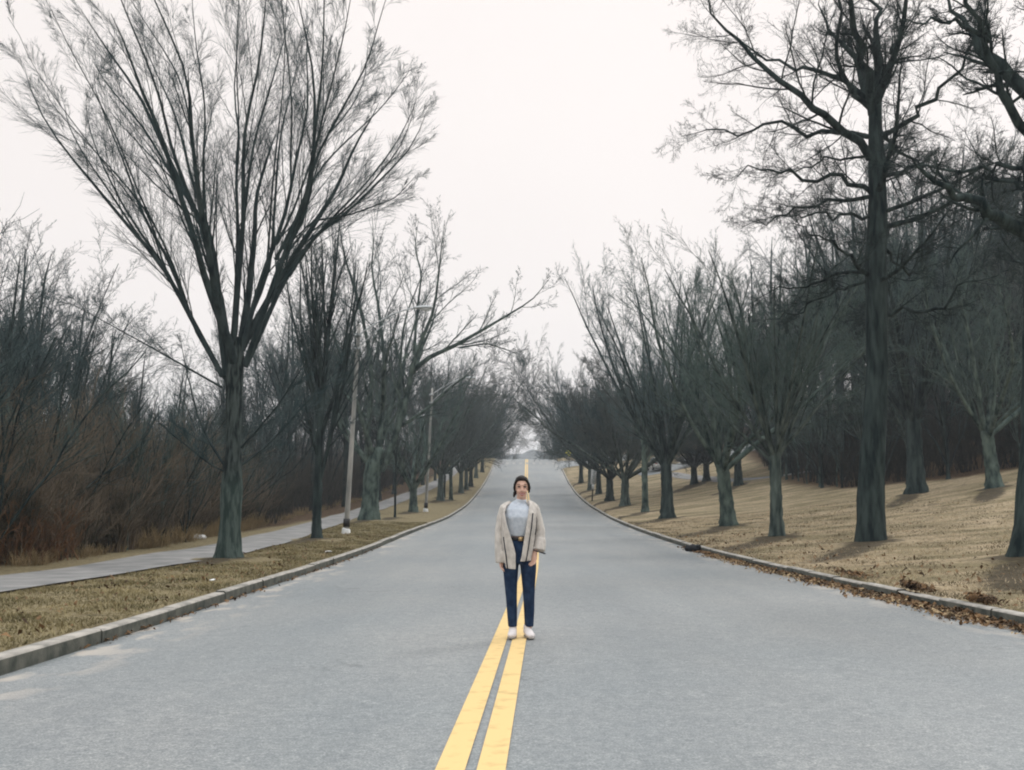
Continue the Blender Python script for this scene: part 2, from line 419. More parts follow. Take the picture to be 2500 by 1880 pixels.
# road sheet
def road_material():
    m, n, l, b = new_mat('asphalt')
    g = n.new('ShaderNodeNewGeometry')
    def noise(scale, det=4, st=(1, 1, 1)):
        mp = n.new('ShaderNodeMapping'); mp.inputs['Scale'].default_value = st
        l.new(g.outputs['Position'], mp.inputs[0])
        z = n.new('ShaderNodeTexNoise'); z.inputs['Scale'].default_value = scale; z.inputs['Detail'].default_value = det
        l.new(mp.outputs[0], z.inputs['Vector']); return z.outputs[0]
    base = ramp_node(n, [(.26, (.104, .120, .124)), (.5, (.196, .210, .211)), (.76, (.365, .368, .356))])
    l.new(noise(85, 6), base.inputs[0])
    def mul(a, fac, lo, hi, p0=.3, p1=.7):
        r = ramp_node(n, [(p0, lo), (p1, hi)]); l.new(fac, r.inputs[0])
        x = n.new('ShaderNodeMixRGB'); x.blend_type = 'MULTIPLY'; x.inputs[0].default_value = 1
        l.new(a, x.inputs[1]); l.new(r.outputs[0], x.inputs[2]); return x.outputs[0]
    c = mul(base.outputs[0], noise(.35, 5, (1, .5, 1)), (.86, .90, .93), (1.10, 1.07, 1.05))
    c = mul(c, noise(1.1, 4, (1.2, .05, 1)), (.93, .94, .95), (1.06, 1.06, 1.06))
    c = mul(c, noise(6, 6), (.91, .92, .93), (1.09, 1.08, 1.07))
    c = mul(c, noise(24, 3), (.86, .87, .88), (1.14, 1.13, 1.12), .36, .64)
    vo = n.new('ShaderNodeTexVoronoi'); vo.feature = 'DISTANCE_TO_EDGE'; vo.inputs['Scale'].default_value = .32
    vm = n.new('ShaderNodeMapping'); vm.inputs['Scale'].default_value = (1.3, .55, 1)
    wn = n.new('ShaderNodeTexNoise'); wn.inputs['Scale'].default_value = 1.7; wn.inputs['Detail'].default_value = 6
    l.new(g.outputs['Position'], wn.inputs['Vector'])
    wm = n.new('ShaderNodeMixRGB'); wm.blend_type = 'LINEAR_LIGHT'; wm.inputs[0].default_value = .9
    l.new(g.outputs['Position'], wm.inputs[1]); l.new(wn.outputs['Color'], wm.inputs[2]); l.new(wm.outputs[0], vm.inputs[0]); l.new(vm.outputs[0], vo.inputs['Vector'])
    ck = ramp_node(n, [(.0, (1, 1, 1)), (.010, (0, 0, 0))]); l.new(vo.outputs['Distance'], ck.inputs[0])
    cf = ramp_node(n, [(.50, (0, 0, 0)), (.62, (.55, .55, .55))]); l.new(noise(.22, 3), cf.inputs[0])
    cm = n.new('ShaderNodeMath'); cm.operation = 'MULTIPLY'; l.new(ck.outputs[0], cm.inputs[0]); l.new(cf.outputs[0], cm.inputs[1])
    cx_ = n.new('ShaderNodeMixRGB'); l.new(cm.outputs[0], cx_.inputs[0]); l.new(c, cx_.inputs[1]); cx_.inputs[2].default_value = (.075, .085, .09, 1); c = cx_.outputs[0]
    # tar-filled seam and sand along the kerbs
    at = n.new('ShaderNodeAttribute'); at.attribute_name = 'edge'
    ed = ramp_node(n, [(.0, (1, 1, 1)), (.09, (0, 0, 0))]); l.new(at.outputs['Fac'], ed.inputs[0])
    sn = ramp_node(n, [(.52, (0, 0, 0)), (.60, (1, 1, 1))]); l.new(noise(1.5, 4, (2.0, .8, 1)), sn.inputs[0])
    mm = n.new('ShaderNodeMath'); mm.operation = 'MULTIPLY'; l.new(ed.outputs[0], mm.inputs[0]); l.new(sn.outputs[0], mm.inputs[1])
    x = n.new('ShaderNodeMixRGB'); l.new(mm.outputs[0], x.inputs[0]); l.new(c, x.inputs[1]); x.inputs[2].default_value = (.42, .38, .33, 1)
    at2 = n.new('ShaderNodeAttribute'); at2.attribute_name = 'seam'
    sr = ramp_node(n, [(.0, (1, 1, 1)), (.05, (0, 0, 0))]); l.new(at2.outputs['Fac'], sr.inputs[0])
    wob = ramp_node(n, [(.45, (0, 0, 0)), (.62, (.55, .55, .55))]); l.new(noise(.8, 5, (1, .4, 1)), wob.inputs[0])
    m2 = n.new('ShaderNodeMath'); m2.operation = 'MULTIPLY'; l.new(sr.outputs[0], m2.inputs[0]); l.new(wob.outputs[0], m2.inputs[1])
    y = n.new('ShaderNodeMixRGB'); l.new(m2.outputs[0], y.inputs[0]); l.new(x.outputs[0], y.inputs[1]); y.inputs[2].default_value = (.11, .125, .135, 1)
    l.new(y.outputs[0], b.inputs['Base Color'])
    b.inputs['Roughness'].default_value = .60; b.inputs['Specular IOR Level'].default_value = .5
    bp = n.new('ShaderNodeBump'); bp.inputs['Distance'].default_value = .003; bp.inputs['Strength'].default_value = .6
    l.new(noise(110, 4), bp.inputs['Height']); l.new(bp.outputs[0], b.inputs['Normal'])
    return m
M['asphalt'] = road_material()
ry = np.concatenate([np.arange(-30, 60, .5), np.arange(60, 330, 2.0), np.arange(330, 700, 20.)])
def crown(t): return .05 * (1 - (2 * t - 1) ** 2)
T = np.concatenate([[0, .02, .05, .1], np.linspace(.15, .85, 25), [.9, .95, .98, 1]])
rx = XL(ry)[:, None] * (1 - T) + XR(ry)[:, None] * T
def zroad(x, y):
    l, r = XL(y), XR(y); t = np.clip((x - l) / (r - l), 0, 1)
    return zr(y) + crown(t) - .03
rz = zroad(rx, ry[:, None])
nt_ = len(T)
i = np.arange(len(ry) - 1)[:, None] * nt_; j = np.arange(nt_ - 1)[None]
F = np.stack([i + j, i + j + 1, i + nt_ + j + 1, i + nt_ + j], -1).reshape(-1, 4)
me = mesh_np('road', np.stack([rx, np.repeat(ry[:, None], nt_, 1), rz], -1).reshape(-1, 3), [F], M['asphalt'], True)
wd = (XR(ry) - XL(ry))[:, None]
float_attr(me, 'edge', (np.minimum(T, 1 - T)[None] * wd / 10).ravel())
float_attr(me, 'seam', np.abs(rx - XC(ry)[:, None] - 1.15).ravel() )
tag(link('road', me), kind='structure')

def strip(xa, xb, yy, dz, zf=None, nx=2):
    xs = np.stack([xa * (1 - t) + xb * t for t in np.linspace(0, 1, nx)], 1)
    Y = np.repeat(yy[:, None], nx, 1)
    Z = (zf or zroad)(xs, Y) + dz
    i = np.arange(len(yy) - 1)[:, None] * nx; j = np.arange(nx - 1)[None]
    return np.stack([xs, Y, Z], -1).reshape(-1, 3), np.stack([i + j, i + j + 1, i + nx + j + 1, i + nx + j], -1).reshape(-1, 4)

M['yellow'] = mat('yellow_paint', (.46, .325, .14), (.68, .49, .215), 7, .7, .003, 120, detail=9, spec=.3, lo=.24, hi=.46)
M['white_paint'] = mat('white_paint', (.26, .26, .25), (.38, .37, .355), 3, .7, detail=6)
mb = MB()
yy = ry[(ry <= 250)]
wsc = np.interp(yy, [0, 20, 120, 200], [1, 1, 1.25, 1.4])
mb.add(*[(lambda a: (a[0], [a[1]]))(strip(XC(yy) - .172 * wsc, XC(yy) - .028 * wsc, yy, .010))][0])
mb.add(*[(lambda a: (a[0], [a[1]]))(strip(XC(yy) + .028 * wsc, XC(yy) + .168 * wsc, yy, .010))][0])
tag(link('road_marking', mb.mesh('road_marking', M['yellow'])), kind='structure')
mb = MB()
yy = np.arange(156.0, 160.1, 1.0)
for k in range(9):
    x0 = XL(158) + .8 + k * 1.05
    a = strip(np.full(len(yy), x0), np.full(len(yy), x0 + .45), yy, .02); mb.add(a[0], [a[1]])
tag(link('crosswalk_marking', mb.mesh('crosswalk_marking', M['white_paint'])), kind='structure')

# side road off to the right near the crest
mb = MB()
xs = np.arange(7.0, 60, 1.0); yy = np.linspace(148.5, 159.5, 9)
X, Y = np.meshgrid(xs, yy)
flare = np.clip(1 - (X - 7) / 4, 0, 1) ** 2 * 3
Yf = 154 + (Y - 154) * (1 + flare / 5.5)
Z = np.maximum(G(X, Yf) + .07, zroad(np.minimum(X, XR(Yf) - .05), Yf) + .03)
nx = len(xs); i = np.arange(len(yy) - 1)[:, None] * nx; j = np.arange(nx - 1)[None]
mb.add(np.stack([X, Yf, Z], -1).reshape(-1, 3), [np.stack([i + j, i + j + 1, i + nx + j + 1, i + nx + j], -1).reshape(-1, 4)])
sr_me = mb.mesh('side_road', M['asphalt'], True)
float_attr(sr_me, 'edge', np.full(len(sr_me.vertices), .5)); float_attr(sr_me, 'seam', np.full(len(sr_me.vertices), 1.))
tag(link('side_road', sr_me), kind='structure')

# footpath on the left and pale walk on the right lawn
M['path'] = mat('path_concrete', (.165, .168, .165), (.265, .26, .252), 1.5, .85, .004, 60, detail=7)
yy = np.arange(2, 170, .5)
pl = np.interp(yy, [0, 18, 32, 45, 60, 90, 125, 170], [-9.2, -9.25, -9.4, -10.1, -10.9, -10.6, -9.2, -8])
pr = np.interp(yy, [0, 14.6, 23.5, 31, 45, 60, 90, 125, 170], [-7.35, -7.45, -7.1, -7.2, -8.3, -9.0, -8.8, -7.6, -6.4])
mb = MB(); a = strip(pl, pr, yy, .035, G, 7); mb.add(a[0], [a[1]])
tag(link('footpath', mb.mesh('footpath', M['path'], True)), kind='structure')
pts = np.array([(17.4, 112), (17.8, 104), (18.2, 96), (18.6, 88), (19.6, 84), (24, 78)])
tt = np.linspace(0, 1, 60); ti = np.linspace(0, 1, len(pts))
px = np.interp(tt, ti, pts[:, 0]); py = np.interp(tt, ti, pts[:, 1])
V = []
for s_ in np.linspace(-.8, .8, 4): V.append(np.stack([px + s_, py, G(px + s_, py) + .05], -1))
V = np.stack(V, 1).reshape(-1, 3); i = np.arange(59)[:, None] * 4; j = np.arange(3)[None]
mb = MB(); mb.add(V, [np.stack([i + j, i + j + 1, i + 5 + j, i + 4 + j], -1).reshape(-1, 4)])
tag(link('garden_path', mb.mesh('garden_path', M['path'], True)), kind='structure')

# kerbs: stones with joints
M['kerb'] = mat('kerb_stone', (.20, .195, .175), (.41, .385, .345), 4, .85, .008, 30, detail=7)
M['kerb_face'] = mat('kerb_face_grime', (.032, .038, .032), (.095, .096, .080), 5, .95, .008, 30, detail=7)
def kerb(side, gaps):
    mb = MB(); y = -4.0; rg = random.Random(5 + side)
    while y < 176:
        ln = (1.5 if side > 0 else 2.4) if y < 24 else (2.4 if y < 80 else 6.0)
        y1 = y + ln - .025
        if side > 0 and 146.5 < y < 161: y += ln; continue
        if any(a < (y + y1) / 2 < b for a, b in gaps): y += ln; continue
        n = 4; s = np.linspace(y, y1, n); x = (XL if side < 0 else XR)(s)
        hh = .145 + rg.uniform(-.012, .012); xo = rg.uniform(-.012, .012)
        zz = zr(s) - .03
        pf = [(0, -.08), (0.0, hh - .02), (.018, hh), (.145, hh + .004), (.16, hh - .012), (.16, -.08)]
        V = []
        for k in range(n):
            for (u, v) in pf: V.append((x[k] + side * (u + xo), s[k], zz[k] + v))
        V = np.array(V); F = []
        for k in range(n - 1):
            for q in range(5):
                f = [k * 6 + q, k * 6 + q + 1, (k + 1) * 6 + q + 1, (k + 1) * 6 + q]
                F.append(f if side < 0 else f[::-1])
        mb.add(V, [F, ] ); base = (n - 1) * 6
        mb.add(V[:6], [[[0, 1, 2, 3, 4, 5]]]); mb.add(V[base:], [[[5, 4, 3, 2, 1, 0]]])
        y += ln
    return mb
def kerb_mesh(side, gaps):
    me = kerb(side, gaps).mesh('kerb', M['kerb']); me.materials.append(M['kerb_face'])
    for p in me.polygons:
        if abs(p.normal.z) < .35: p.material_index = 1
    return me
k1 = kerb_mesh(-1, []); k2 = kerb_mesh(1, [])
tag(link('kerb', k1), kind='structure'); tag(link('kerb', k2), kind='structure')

# ------------------------------------------------------------------ tree generator
def norm(v): return v / (np.linalg.norm(v, axis=-1, keepdims=True) + 1e-9)

def tubes(P, R, s):
    B, n, _ = P.shape
    T = np.gradient(P, axis=1); T = norm(T)
    ax = norm(P[:, -1] - P[:, 0])
    ref = np.where((np.abs(ax[:, 2:3]) > .8), np.array([[1., 0, 0]]), np.array([[0, 0, 1.]]))[:, None]
    U = norm(np.cross(T, np.broadcast_to(ref, T.shape))); W = np.cross(T, U)
    a = np.arange(s) * 2 * math.pi / s
    V = P[:, :, None] + R[:, :, None, None] * (np.cos(a)[:, None] * U[:, :, None] + np.sin(a)[:, None] * W[:, :, None])
    b = np.arange(B)[:, None, None] * n * s; i = np.arange(n - 1)[None, :, None] * s; j = np.arange(s)[None, None]
    k = (j + 1) % s
    F = np.stack([b + i + j, b + i + k, b + i + s + k, b + i + s + j], -1).reshape(-1, 4)
    return V.reshape(-1, 3), F

def grow(p0, d0, Ln, r0, r1, n, wig, trop, rg, pull=None):
    B = len(p0); P = np.zeros((B, n, 3)); P[:, 0] = p0; d = norm(d0); st = (Ln / (n - 1))[:, None]
    up = np.array([0, 0, 1.])
    for k in range(1, n):
        d = norm(d + rg.normal(0, wig, (B, 3)) + trop * up)
        P[:, k] = P[:, k - 1] + d * st
    t = np.linspace(0, 1, n)[None]
    R = r0[:, None] * (1 - t) ** .8 + r1[:, None] * t
    return P, R

def sprout(P, R, Ln, k, t0, t1, ang, angsd, lf, rf, rg, tipc=.45, lmin=.0):
    B, n, _ = P.shape
    t = t0 + (t1 - t0) * (np.arange(k)[None] + rg.uniform(0, 1, (B, k))) / k
    f = t * (n - 1); i = np.clip(f.astype(int), 0, n - 2); u = (f - i)[..., None]
    bi = np.arange(B)[:, None]
    p = P[bi, i] * (1 - u) + P[bi, i + 1] * u
    tan = norm(P[bi, i + 1] - P[bi, i])
    rad = R[bi, i] * (1 - u[..., 0]) + R[bi, i + 1] * u[..., 0]
    rv = norm(rg.normal(0, 1, (B, k, 3))); perp = norm(rv - (rv * tan).sum(-1, keepdims=True) * tan)
    an = rg.normal(ang, angsd, (B, k))[..., None]
    d = np.cos(an) * tan + np.sin(an) * perp
    Lc = lf * Ln[:, None] * (1 - tipc * t) * rg.uniform(.6, 1.25, (B, k)) + lmin
    r0 = np.minimum(rad * rf, rad * .95)
    return p.reshape(-1, 3), d.reshape(-1, 3), Lc.ravel(), r0.ravel()

def polyline_resample(Q, n, smooth=False):
    Q = np.asarray(Q, float)
    if smooth:
        D, _ = polyline_resample(Q, 61)
        k = np.hanning(13)[1:-1]; k /= k.sum()
        E_ = np.stack([np.convolve(np.pad(D[:, c], 5, mode='reflect', reflect_type='odd'), k, mode='valid') for c in range(3)], 1)
        E_[0] = D[0]; E_[-1] = D[-1]; Q = E_
    s = np.concatenate([[0], np.cumsum(np.linalg.norm(np.diff(Q, axis=0), axis=1))])
    t = np.linspace(0, s[-1], n)
    return np.stack([np.interp(t, s, Q[:, k]) for k in range(3)], 1), s[-1]

def crown_mesh(name, P, R, Ln, levels, rg, mat_, s0=7, smooth=True, twig_r=.004, bark=None):
    """levels: (k, t0, t1, angle, sd, lenfac, rfac, n, sides, wig, trop)"""
    mb = MB()
    V, F = tubes(P, R, s0); mb.add(V, [F]); nb = len(F)
    for li, lv in enumerate(levels):
        k, t0, t1, an, sd, lf, rf, n, s, wg, tr = lv[:11]
        p, d, l, r = sprout(P, R, Ln, k, t0, t1, an, sd, lf, rf, rg, lv[11] if len(lv) > 11 else .45)
        r = np.maximum(r, twig_r)
        P, R = grow(p, d, l, r, np.maximum(r * .25, twig_r * .5), n, wg, tr, rg); Ln = l
        V, F = tubes(P, R, s); mb.add(V, [F])
        if li == 0: nb += len(F)
    me = mb.mesh(name, mat_, smooth)
    if bark:
        me.materials.append(bark)
        mi = np.zeros(len(me.polygons), dtype=np.int32); mi[:nb] = 1
        me.polygons.foreach_set('material_index', mi)
    return me

def trunk_mesh(name, pts, rad, mat_, rg, sides=16, flare=1.55, roots=5):
    """pts polyline (n,3) from ground up; radius list"""
    P, ln = polyline_resample(pts, 22)
    s = np.linspace(0, ln, 22)
    r = np.interp(s, np.linspace(0, ln, len(rad)), rad)
    P = np.concatenate([[P[0] - [0, 0, .25]], P]); r = np.concatenate([[r[0]], r]); s = np.concatenate([[0], s])
    a = np.arange(sides) * 2 * math.pi / sides
    ph = rg.uniform(0, 6.28); lob = .5 + .5 * np.cos(roots * a + ph) * rg.uniform(.5, 1, sides)
    fl = np.exp(-s / (rad[0] * 1.3))
    rr = r[:, None] * (1 + (flare - 1) * fl[:, None] * (.55 + .75 * lob[None]))
    rr *= 1 + .05 * rg.normal(0, 1, rr.shape)
    T = norm(np.gradient(P, axis=0)); U = norm(np.cross(T, [0, 1., 0])); W = np.cross(T, U)
    V = P[:, None] + rr[..., None] * (np.cos(a)[None, :, None] * U[:, None] + np.sin(a)[None, :, None] * W[:, None])
    n = len(P); i = np.arange(n - 1)[:, None] * sides; j = np.arange(sides)[None]; k = (j + 1) % sides
    F = np.stack([i + j, i + k, i + sides + k, i + sides + j], -1).reshape(-1, 4)
    V = np.concatenate([V.reshape(-1, 3), P[-1:] + T[-1:] * rad[-1] * .3])
    j = np.arange(sides); k = (j + 1) % sides
    c = np.stack([(n - 1) * sides + j, (n - 1) * sides + k, np.full(sides, n * sides)], -1)
    return mesh_np(name, V, [F, c], mat_, True)

def gen_tree(seed, H, dia, fork, n_limb, a0, a1, levels, bark, twig, leader=True, wig=.05, trop=.04, lean=0.0, twr=.005, limb_r=.5, lf=1.0, top_taper=.55, trunk_s=14):
    rg = np.random.default_rng(seed)
    lx = lean
    tp = [(0, 0, 0), (lx * .25, 0, fork * .5), (lx * .6, rg.normal(0, .05), fork)]
    r = dia / 2
    trunk = trunk_mesh('trunk', tp, [r, r * .88, r * .85], bark, rg, trunk_s)
    # main stems
    th = np.linspace(0, 2 * math.pi, n_limb, endpoint=False) + rg.uniform(-.35, .35, n_limb)
    z0 = np.zeros(n_limb)
    if leader: z0 = np.concatenate([np.sort(rg.uniform(0, (H - fork) * .6, n_limb))])
    ang = rg.uniform(a0, a1, n_limb) * np.where(z0 > 0, 1 - .45 * z0 / (H - fork), 1)
    base = np.array([lx * .6, 0, fork])
    if leader:
        P0, R0 = grow(np.array([base - [0, 0, .3]]), np.array([[lx * .1, 0, 1.]]), np.array([H - fork]), np.array([r * .82]), np.array([.02]), 9, wig * .6, .08, rg)
        f = z0 / (H - fork) * 8; i = f.astype(int); u = (f - i)[:, None]
        p = P0[0, i] * (1 - u) + P0[0, i + 1] * u
        rr = (R0[0, i] * (1 - u[:, 0]) + R0[0, i + 1] * u[:, 0]) * limb_r
    else:
        p = np.repeat(base[None], n_limb, 0) + np.stack([np.cos(th) * r * .35, np.sin(th) * r * .35, rg.uniform(-.45, .0, n_limb)], 1)
        rr = np.full(n_limb, r * limb_r) * rg.uniform(.7, 1.1, n_limb)
    d = np.stack([np.sin(ang) * np.cos(th), np.sin(ang) * np.sin(th), np.cos(ang)], 1)
    ln = (H - p[:, 2]) / np.maximum(np.cos(ang), .45) * rg.uniform(.8, 1.0, n_limb) * lf * (top_taper if leader else 1.0)
    P, R = grow(p, d, ln, rr, np.full(n_limb, .015), 9, wig, trop, rg)
    if leader:
        P = np.concatenate([P0, P]); R = np.concatenate([R0, R]); ln = np.concatenate([[H - fork], ln])
    crown = crown_mesh('crown', P, R, ln, levels, rg, twig, twig_r=twr, bark=bark)
    q = np.empty(len(crown.vertices) * 3, dtype=np.float32); crown.vertices.foreach_get('co', q)
    k = H / float(np.percentile(q[2::3], 99.7))
    for me in (trunk, crown):
        q = np.empty(len(me.vertices) * 3, dtype=np.float32); me.vertices.foreach_get('co', q)
        q = q.reshape(-1, 3); q *= k; me.vertices.foreach_set('co', q.ravel()); me.update()
    return trunk, crown

def place(name, meshes, x, y, label, cat, group=None, rz=0.0, sc=1.0, proto=None, dz=-.03):
    if proto is None:
        o = empty(name, (x, y, Gz(x, y) + dz), rz, sc)
        part('trunk', meshes[0], o); part('crown', meshes[1], o)
    else:
        o = copy_tree(proto); o.location = (x, y, Gz(x, y) + dz); o.rotation_euler = (0, 0, rz); o.scale = sc if isinstance(sc, tuple) else (sc, sc, sc)
        for key in ('group',):
            if key in o: del o[key]
    tag(o, label, cat, group)
    return o
ELM_LIMBS = [
 [(-0.3,4.44),(-0.96,5.58),(-1.45,6.45),(-1.93,7.26),(-2.95,8.37),(-3.74,9.32),(-4.48,10.15),(-5.1,10.99),(-5.55,11.9),(-5.73,12.51)],
 [(-0.19,4.44),(-0.54,6.45),(-0.75,7.61),(-1.19,8.61),(-1.86,9.73),(-2.49,11.05),(-3.0,12.02),(-3.62,12.81),(-4.24,13.67),(-4.82,14.54)],
 [(-0.14,4.73),(-0.25,6.27),(-0.62,7.2),(-0.74,8.2),(-0.99,10.27),(-1.0,11.47),(-1.31,12.2),(-1.64,13.0),(-2.08,13.92),(-2.41,14.73)],
 [(-0.1,5.01),(-0.15,6.74),(-0.27,8.61),(-0.48,9.79),(-0.46,10.99),(-0.72,11.78),(-0.9,13.0),(-0.88,13.92),(-1.0,14.91)],
 [(-0.05,5.3),(0.06,7.32),(0.15,8.02),(0.09,10.15),(0.18,10.87),(0.44,11.9),(0.58,13.18),(0.62,13.92),(0.71,14.85)],
 [(0.06,5.3),(0.32,6.27),(0.57,7.43),(0.5,8.78),(0.47,10.87),(0.55,12.08),(0.75,13.55),(0.84,14.66)],
 [(0.13,5.01),(0.52,7.03),(0.89,8.2),(1.01,8.96),(1.18,10.51),(1.38,11.47),(1.3,12.69),(1.15,13.92),(1.31,14.66)],
 [(0.25,4.73),(0.88,6.45),(1.25,7.43),(1.86,8.37),(2.0,9.97),(2.02,11.47),(1.7,13.0),(1.5,13.92)],
 [(0.25,4.67),(0.99,6.74),(1.69,8.08),(2.54,8.78),(3.44,9.85),(4.12,10.69),(4.46,11.78)],
 [(0.91,7.32),(1.51,8.49),(1.94,9.97),(2.5,10.99),(3.17,12.2),(3.45,13.3),(3.73,14.17)],
 [(1.8,8.31),(2.66,8.49),(3.8,8.96),(4.37,9.67)],
 [(-0.19,4.33),(-1.02,5.47),(-1.88,7.43),(-2.74,8.73),(-3.26,10.03),(-3.83,11.17),(-4.41,12.38),(-4.5,13.0)],
 [(-0.29,4.16),(-1.79,5.01),(-3.24,5.81),(-4.11,6.27)],
 [(-0.72,5.13),(-1.87,7.14),(-2.27,8.49),(-3.12,9.49),(-4.15,10.57),(-4.94,11.35),(-5.39,12.14)],
]
OAK_LIMBS = [
 [(0.57,12.39),(0.21,13.54),(-0.34,14.43),(-0.52,15.8),(-0.71,16.84)],
 [(0.59,12.6),(0.3,14.09),(0.01,15.11),(-0.29,15.8),(-0.38,16.84)],
 [(0.66,12.53),(0.79,14.09),(0.92,15.8),(0.88,17.19)],
 [(0.71,12.93),(1.27,14.09),(1.78,15.11),(1.87,15.8),(2.18,16.84)],
 [(0.44,11.06),(-0.12,11.66),(-1.08,11.99),(-1.71,12.39),(-2.34,12.93),(-2.97,13.54),(-3.6,14.43),(-4.24,15.32),(-4.49,15.8),(-4.68,16.21)],
 [(0.4,11.72),(-0.43,11.92),(-1.34,11.99),(-2.03,12.53),(-2.81,12.39),(-3.64,12.73),(-4.56,12.6)],
 [(0.4,10.06),(-0.49,10.39),(-1.78,10.26),(-2.74,10.39),(-3.45,10.26),(-4.03,9.93)],
 [(0.39,9.93),(-0.83,9.86),(-2.12,9.67),(-3.08,9.47)],
 [(0.3,9.34),(-0.85,9.27),(-1.82,9.01),(-2.97,9.01)],
 [(0.29,7.58),(-0.27,7.84),(-0.7,8.1),(-1.52,8.36),(-2.15,8.55),(-2.6,8.49)],
 [(0.29,7.51),(-0.73,7.25),(-1.58,6.74),(-2.53,6.48)],
 [(0.23,7.67),(-0.52,7.77),(-1.55,7.38),(-2.12,7.45),(-2.64,7.25)],
 [(0.44,11.19),(-0.59,11.32),(-1.62,11.19),(-2.02,10.86)],
 [(0.72,11.72),(1.38,11.99),(1.92,12.53),(2.46,13.07),(2.9,13.95),(3.07,14.77)],
 [(0.57,6.51),(1.26,6.55),(1.89,6.35),(2.17,6.93),(2.69,7.13),(3.39,7.25)],
 [(0.73,11.99),(1.48,11.46),(2.43,11.06),(3.38,10.79),(4.02,10.66)],
 [(0.53,12.53),(-0.7,13.41),(-0.79,14.77),(-1.01,15.8),(-1.19,16.49)],
 [(0.54,12.73),(-0.48,14.09),(-1.64,14.56),(-2.59,15.52),(-2.9,16.21)],
 [(0.62,8.55),(1.71,7.9),(2.61,8.23),(3.53,8.68)],
 [(0.37,4.8),(0.46,7.77),(0.61,9.73),(0.6,11.06),(0.62,12.39),(0.68,13.07)],
]
CC_LIMBS = [
 [(0.42,6.4),(-0.34,6.72),(-1.01,7.0),(-1.87,7.24),(-2.36,7.52),(-2.75,7.85)],
 [(0.58,8.42),(0.37,8.61),(-0.21,9.13),(-0.54,9.86),(-0.65,10.44),(-1.05,10.83),(-1.43,11.56),(-1.52,11.81),(-1.72,12.4)],
 [(0.8,9.09),(0.43,9.61),(0.14,10.34),(-0.21,10.83),(-0.46,11.41),(-0.53,11.81),(-0.68,12.55)],
 [(0.52,7.47),(0.08,7.76),(-0.37,7.94),(-0.82,7.99)],
 [(-0.65,10.44),(-1.11,10.63),(-1.71,10.7),(-2.27,10.61),(-2.83,10.63)],
 [(-0.21,10.83),(0.15,11.41),(0.37,12.05)],
 [(0.55,7.94),(0.1,8.13),(-0.72,8.23),(-1.4,8.42),(-2.08,8.7)],
 [(0.45,4.69),(0.51,6.54),(0.57,7.47),(0.6,8.42),(0.83,9.09),(1.25,10.34),(1.48,11.81),(1.59,12.8)],
 [(0.83,9.09),(1.84,10.1),(2.48,11.32)],
 [(0.61,8.18),(1.59,8.42),(2.54,8.9)],
]
L3_LIMBS = [
 [(-0.19,3.1),(-0.05,5.72),(0.11,8.09),(-0.31,10.48),(-0.82,12.4),(-1.32,13.86),(-1.63,15.32),(-1.77,17.29)],
 [(0.37,3.2),(0.6,6.2),(0.67,8.47),(0.35,10.67),(0.03,12.89),(-0.37,13.86),(-0.21,15.81),(-0.43,17.78)],
 [(0.66,2.64),(1.2,4.04),(1.45,6.2),(1.41,9.04),(1.57,11.44),(2.5,13.86),(2.67,15.81)],
 [(0.84,3.1),(1.92,6.2),(2.18,8.09),(2.54,9.23),(3.47,11.34),(3.74,13.86),(4.0,16.31)],
 [(2.13,7.99),(3.12,8.85),(4.43,9.33),(5.85,10.09),(7.27,10.86),(8.82,11.73),(9.74,12.89)],
 [(2.31,9.04),(2.38,11.44),(2.59,13.86),(2.1,15.32),(2.27,17.29)],
 [(4.81,9.42),(6.32,9.61),(7.84,9.04),(8.81,8.47)],
 [(-0.0,2.92),(-1.53,4.79),(-2.33,7.14),(-2.95,10.0),(-3.2,12.4)],
 [(0.0,0.01),(0.05,2.45),(0.18,3.29)],
]
# ------------------------------------------------------------------ the large trees near the camera
def limbs_to_arrays(limbs, radii, ydir, n, rg, tipr=.02, wob=.0, rs=1.0):
    """limbs: lists of (x,z) in the tree's own metres; ydir: how far each limb reaches towards/away from the road's line"""
    P, R, Ln = [], [], []
    for q, r, yd in zip(limbs, radii, ydir):
        t = np.linspace(0, 1, len(q))
        if isinstance(yd, tuple): y = np.interp(t, np.linspace(0, 1, len(yd)), yd)
        else: y = yd * t ** .9
        Q, ln = polyline_resample(np.array([(a, b, c) for (a, c), b in zip(q, y)]), n, True)
        if wob:
            w_ = rg.normal(0, wob, Q.shape); w_[0] = 0; Q = Q + w_
        u = np.linspace(0, 1, n)
        P.append(Q); R.append((r * (1 - u) ** .9 + tipr * u) * rs); Ln.append(ln)
    return np.array(P), np.array(R), np.array(Ln)

def hero(name, x, y, limbs, radii, ydir, trunk_pts, trunk_r, levels, bark, twig, seed, label, cat, n=14, tipr=.007, wob=.0, flare=1.5, roots=5, s0=9, twr=.004, extra=None, rs=1.0, cbark=None):
    rg = np.random.default_rng(seed)
    P, R, Ln = limbs_to_arrays(limbs, radii, ydir, n, rg, tipr, wob, rs)
    if extra is not None:      # limbs reaching towards / away from the camera, grown freely
        p, d, l, r = [np.array(v, float) for v in extra]
        P2, R2 = grow(p, d, l, r, np.full(len(p), .006), n, .06, .04, rg)
        P = np.concatenate([P, P2]); R = np.concatenate([R, R2]); Ln = np.concatenate([Ln, l])
    o = empty(name, (x, y, Gz(x, y) - .02))
    part('trunk', trunk_mesh('trunk', trunk_pts, trunk_r, bark, rg, 22, flare, roots), o)
    part('crown', crown_mesh('crown', P, R, Ln, levels, rg, twig, s0, True, twr, cbark or bark), o)
    return tag(o, label, cat)

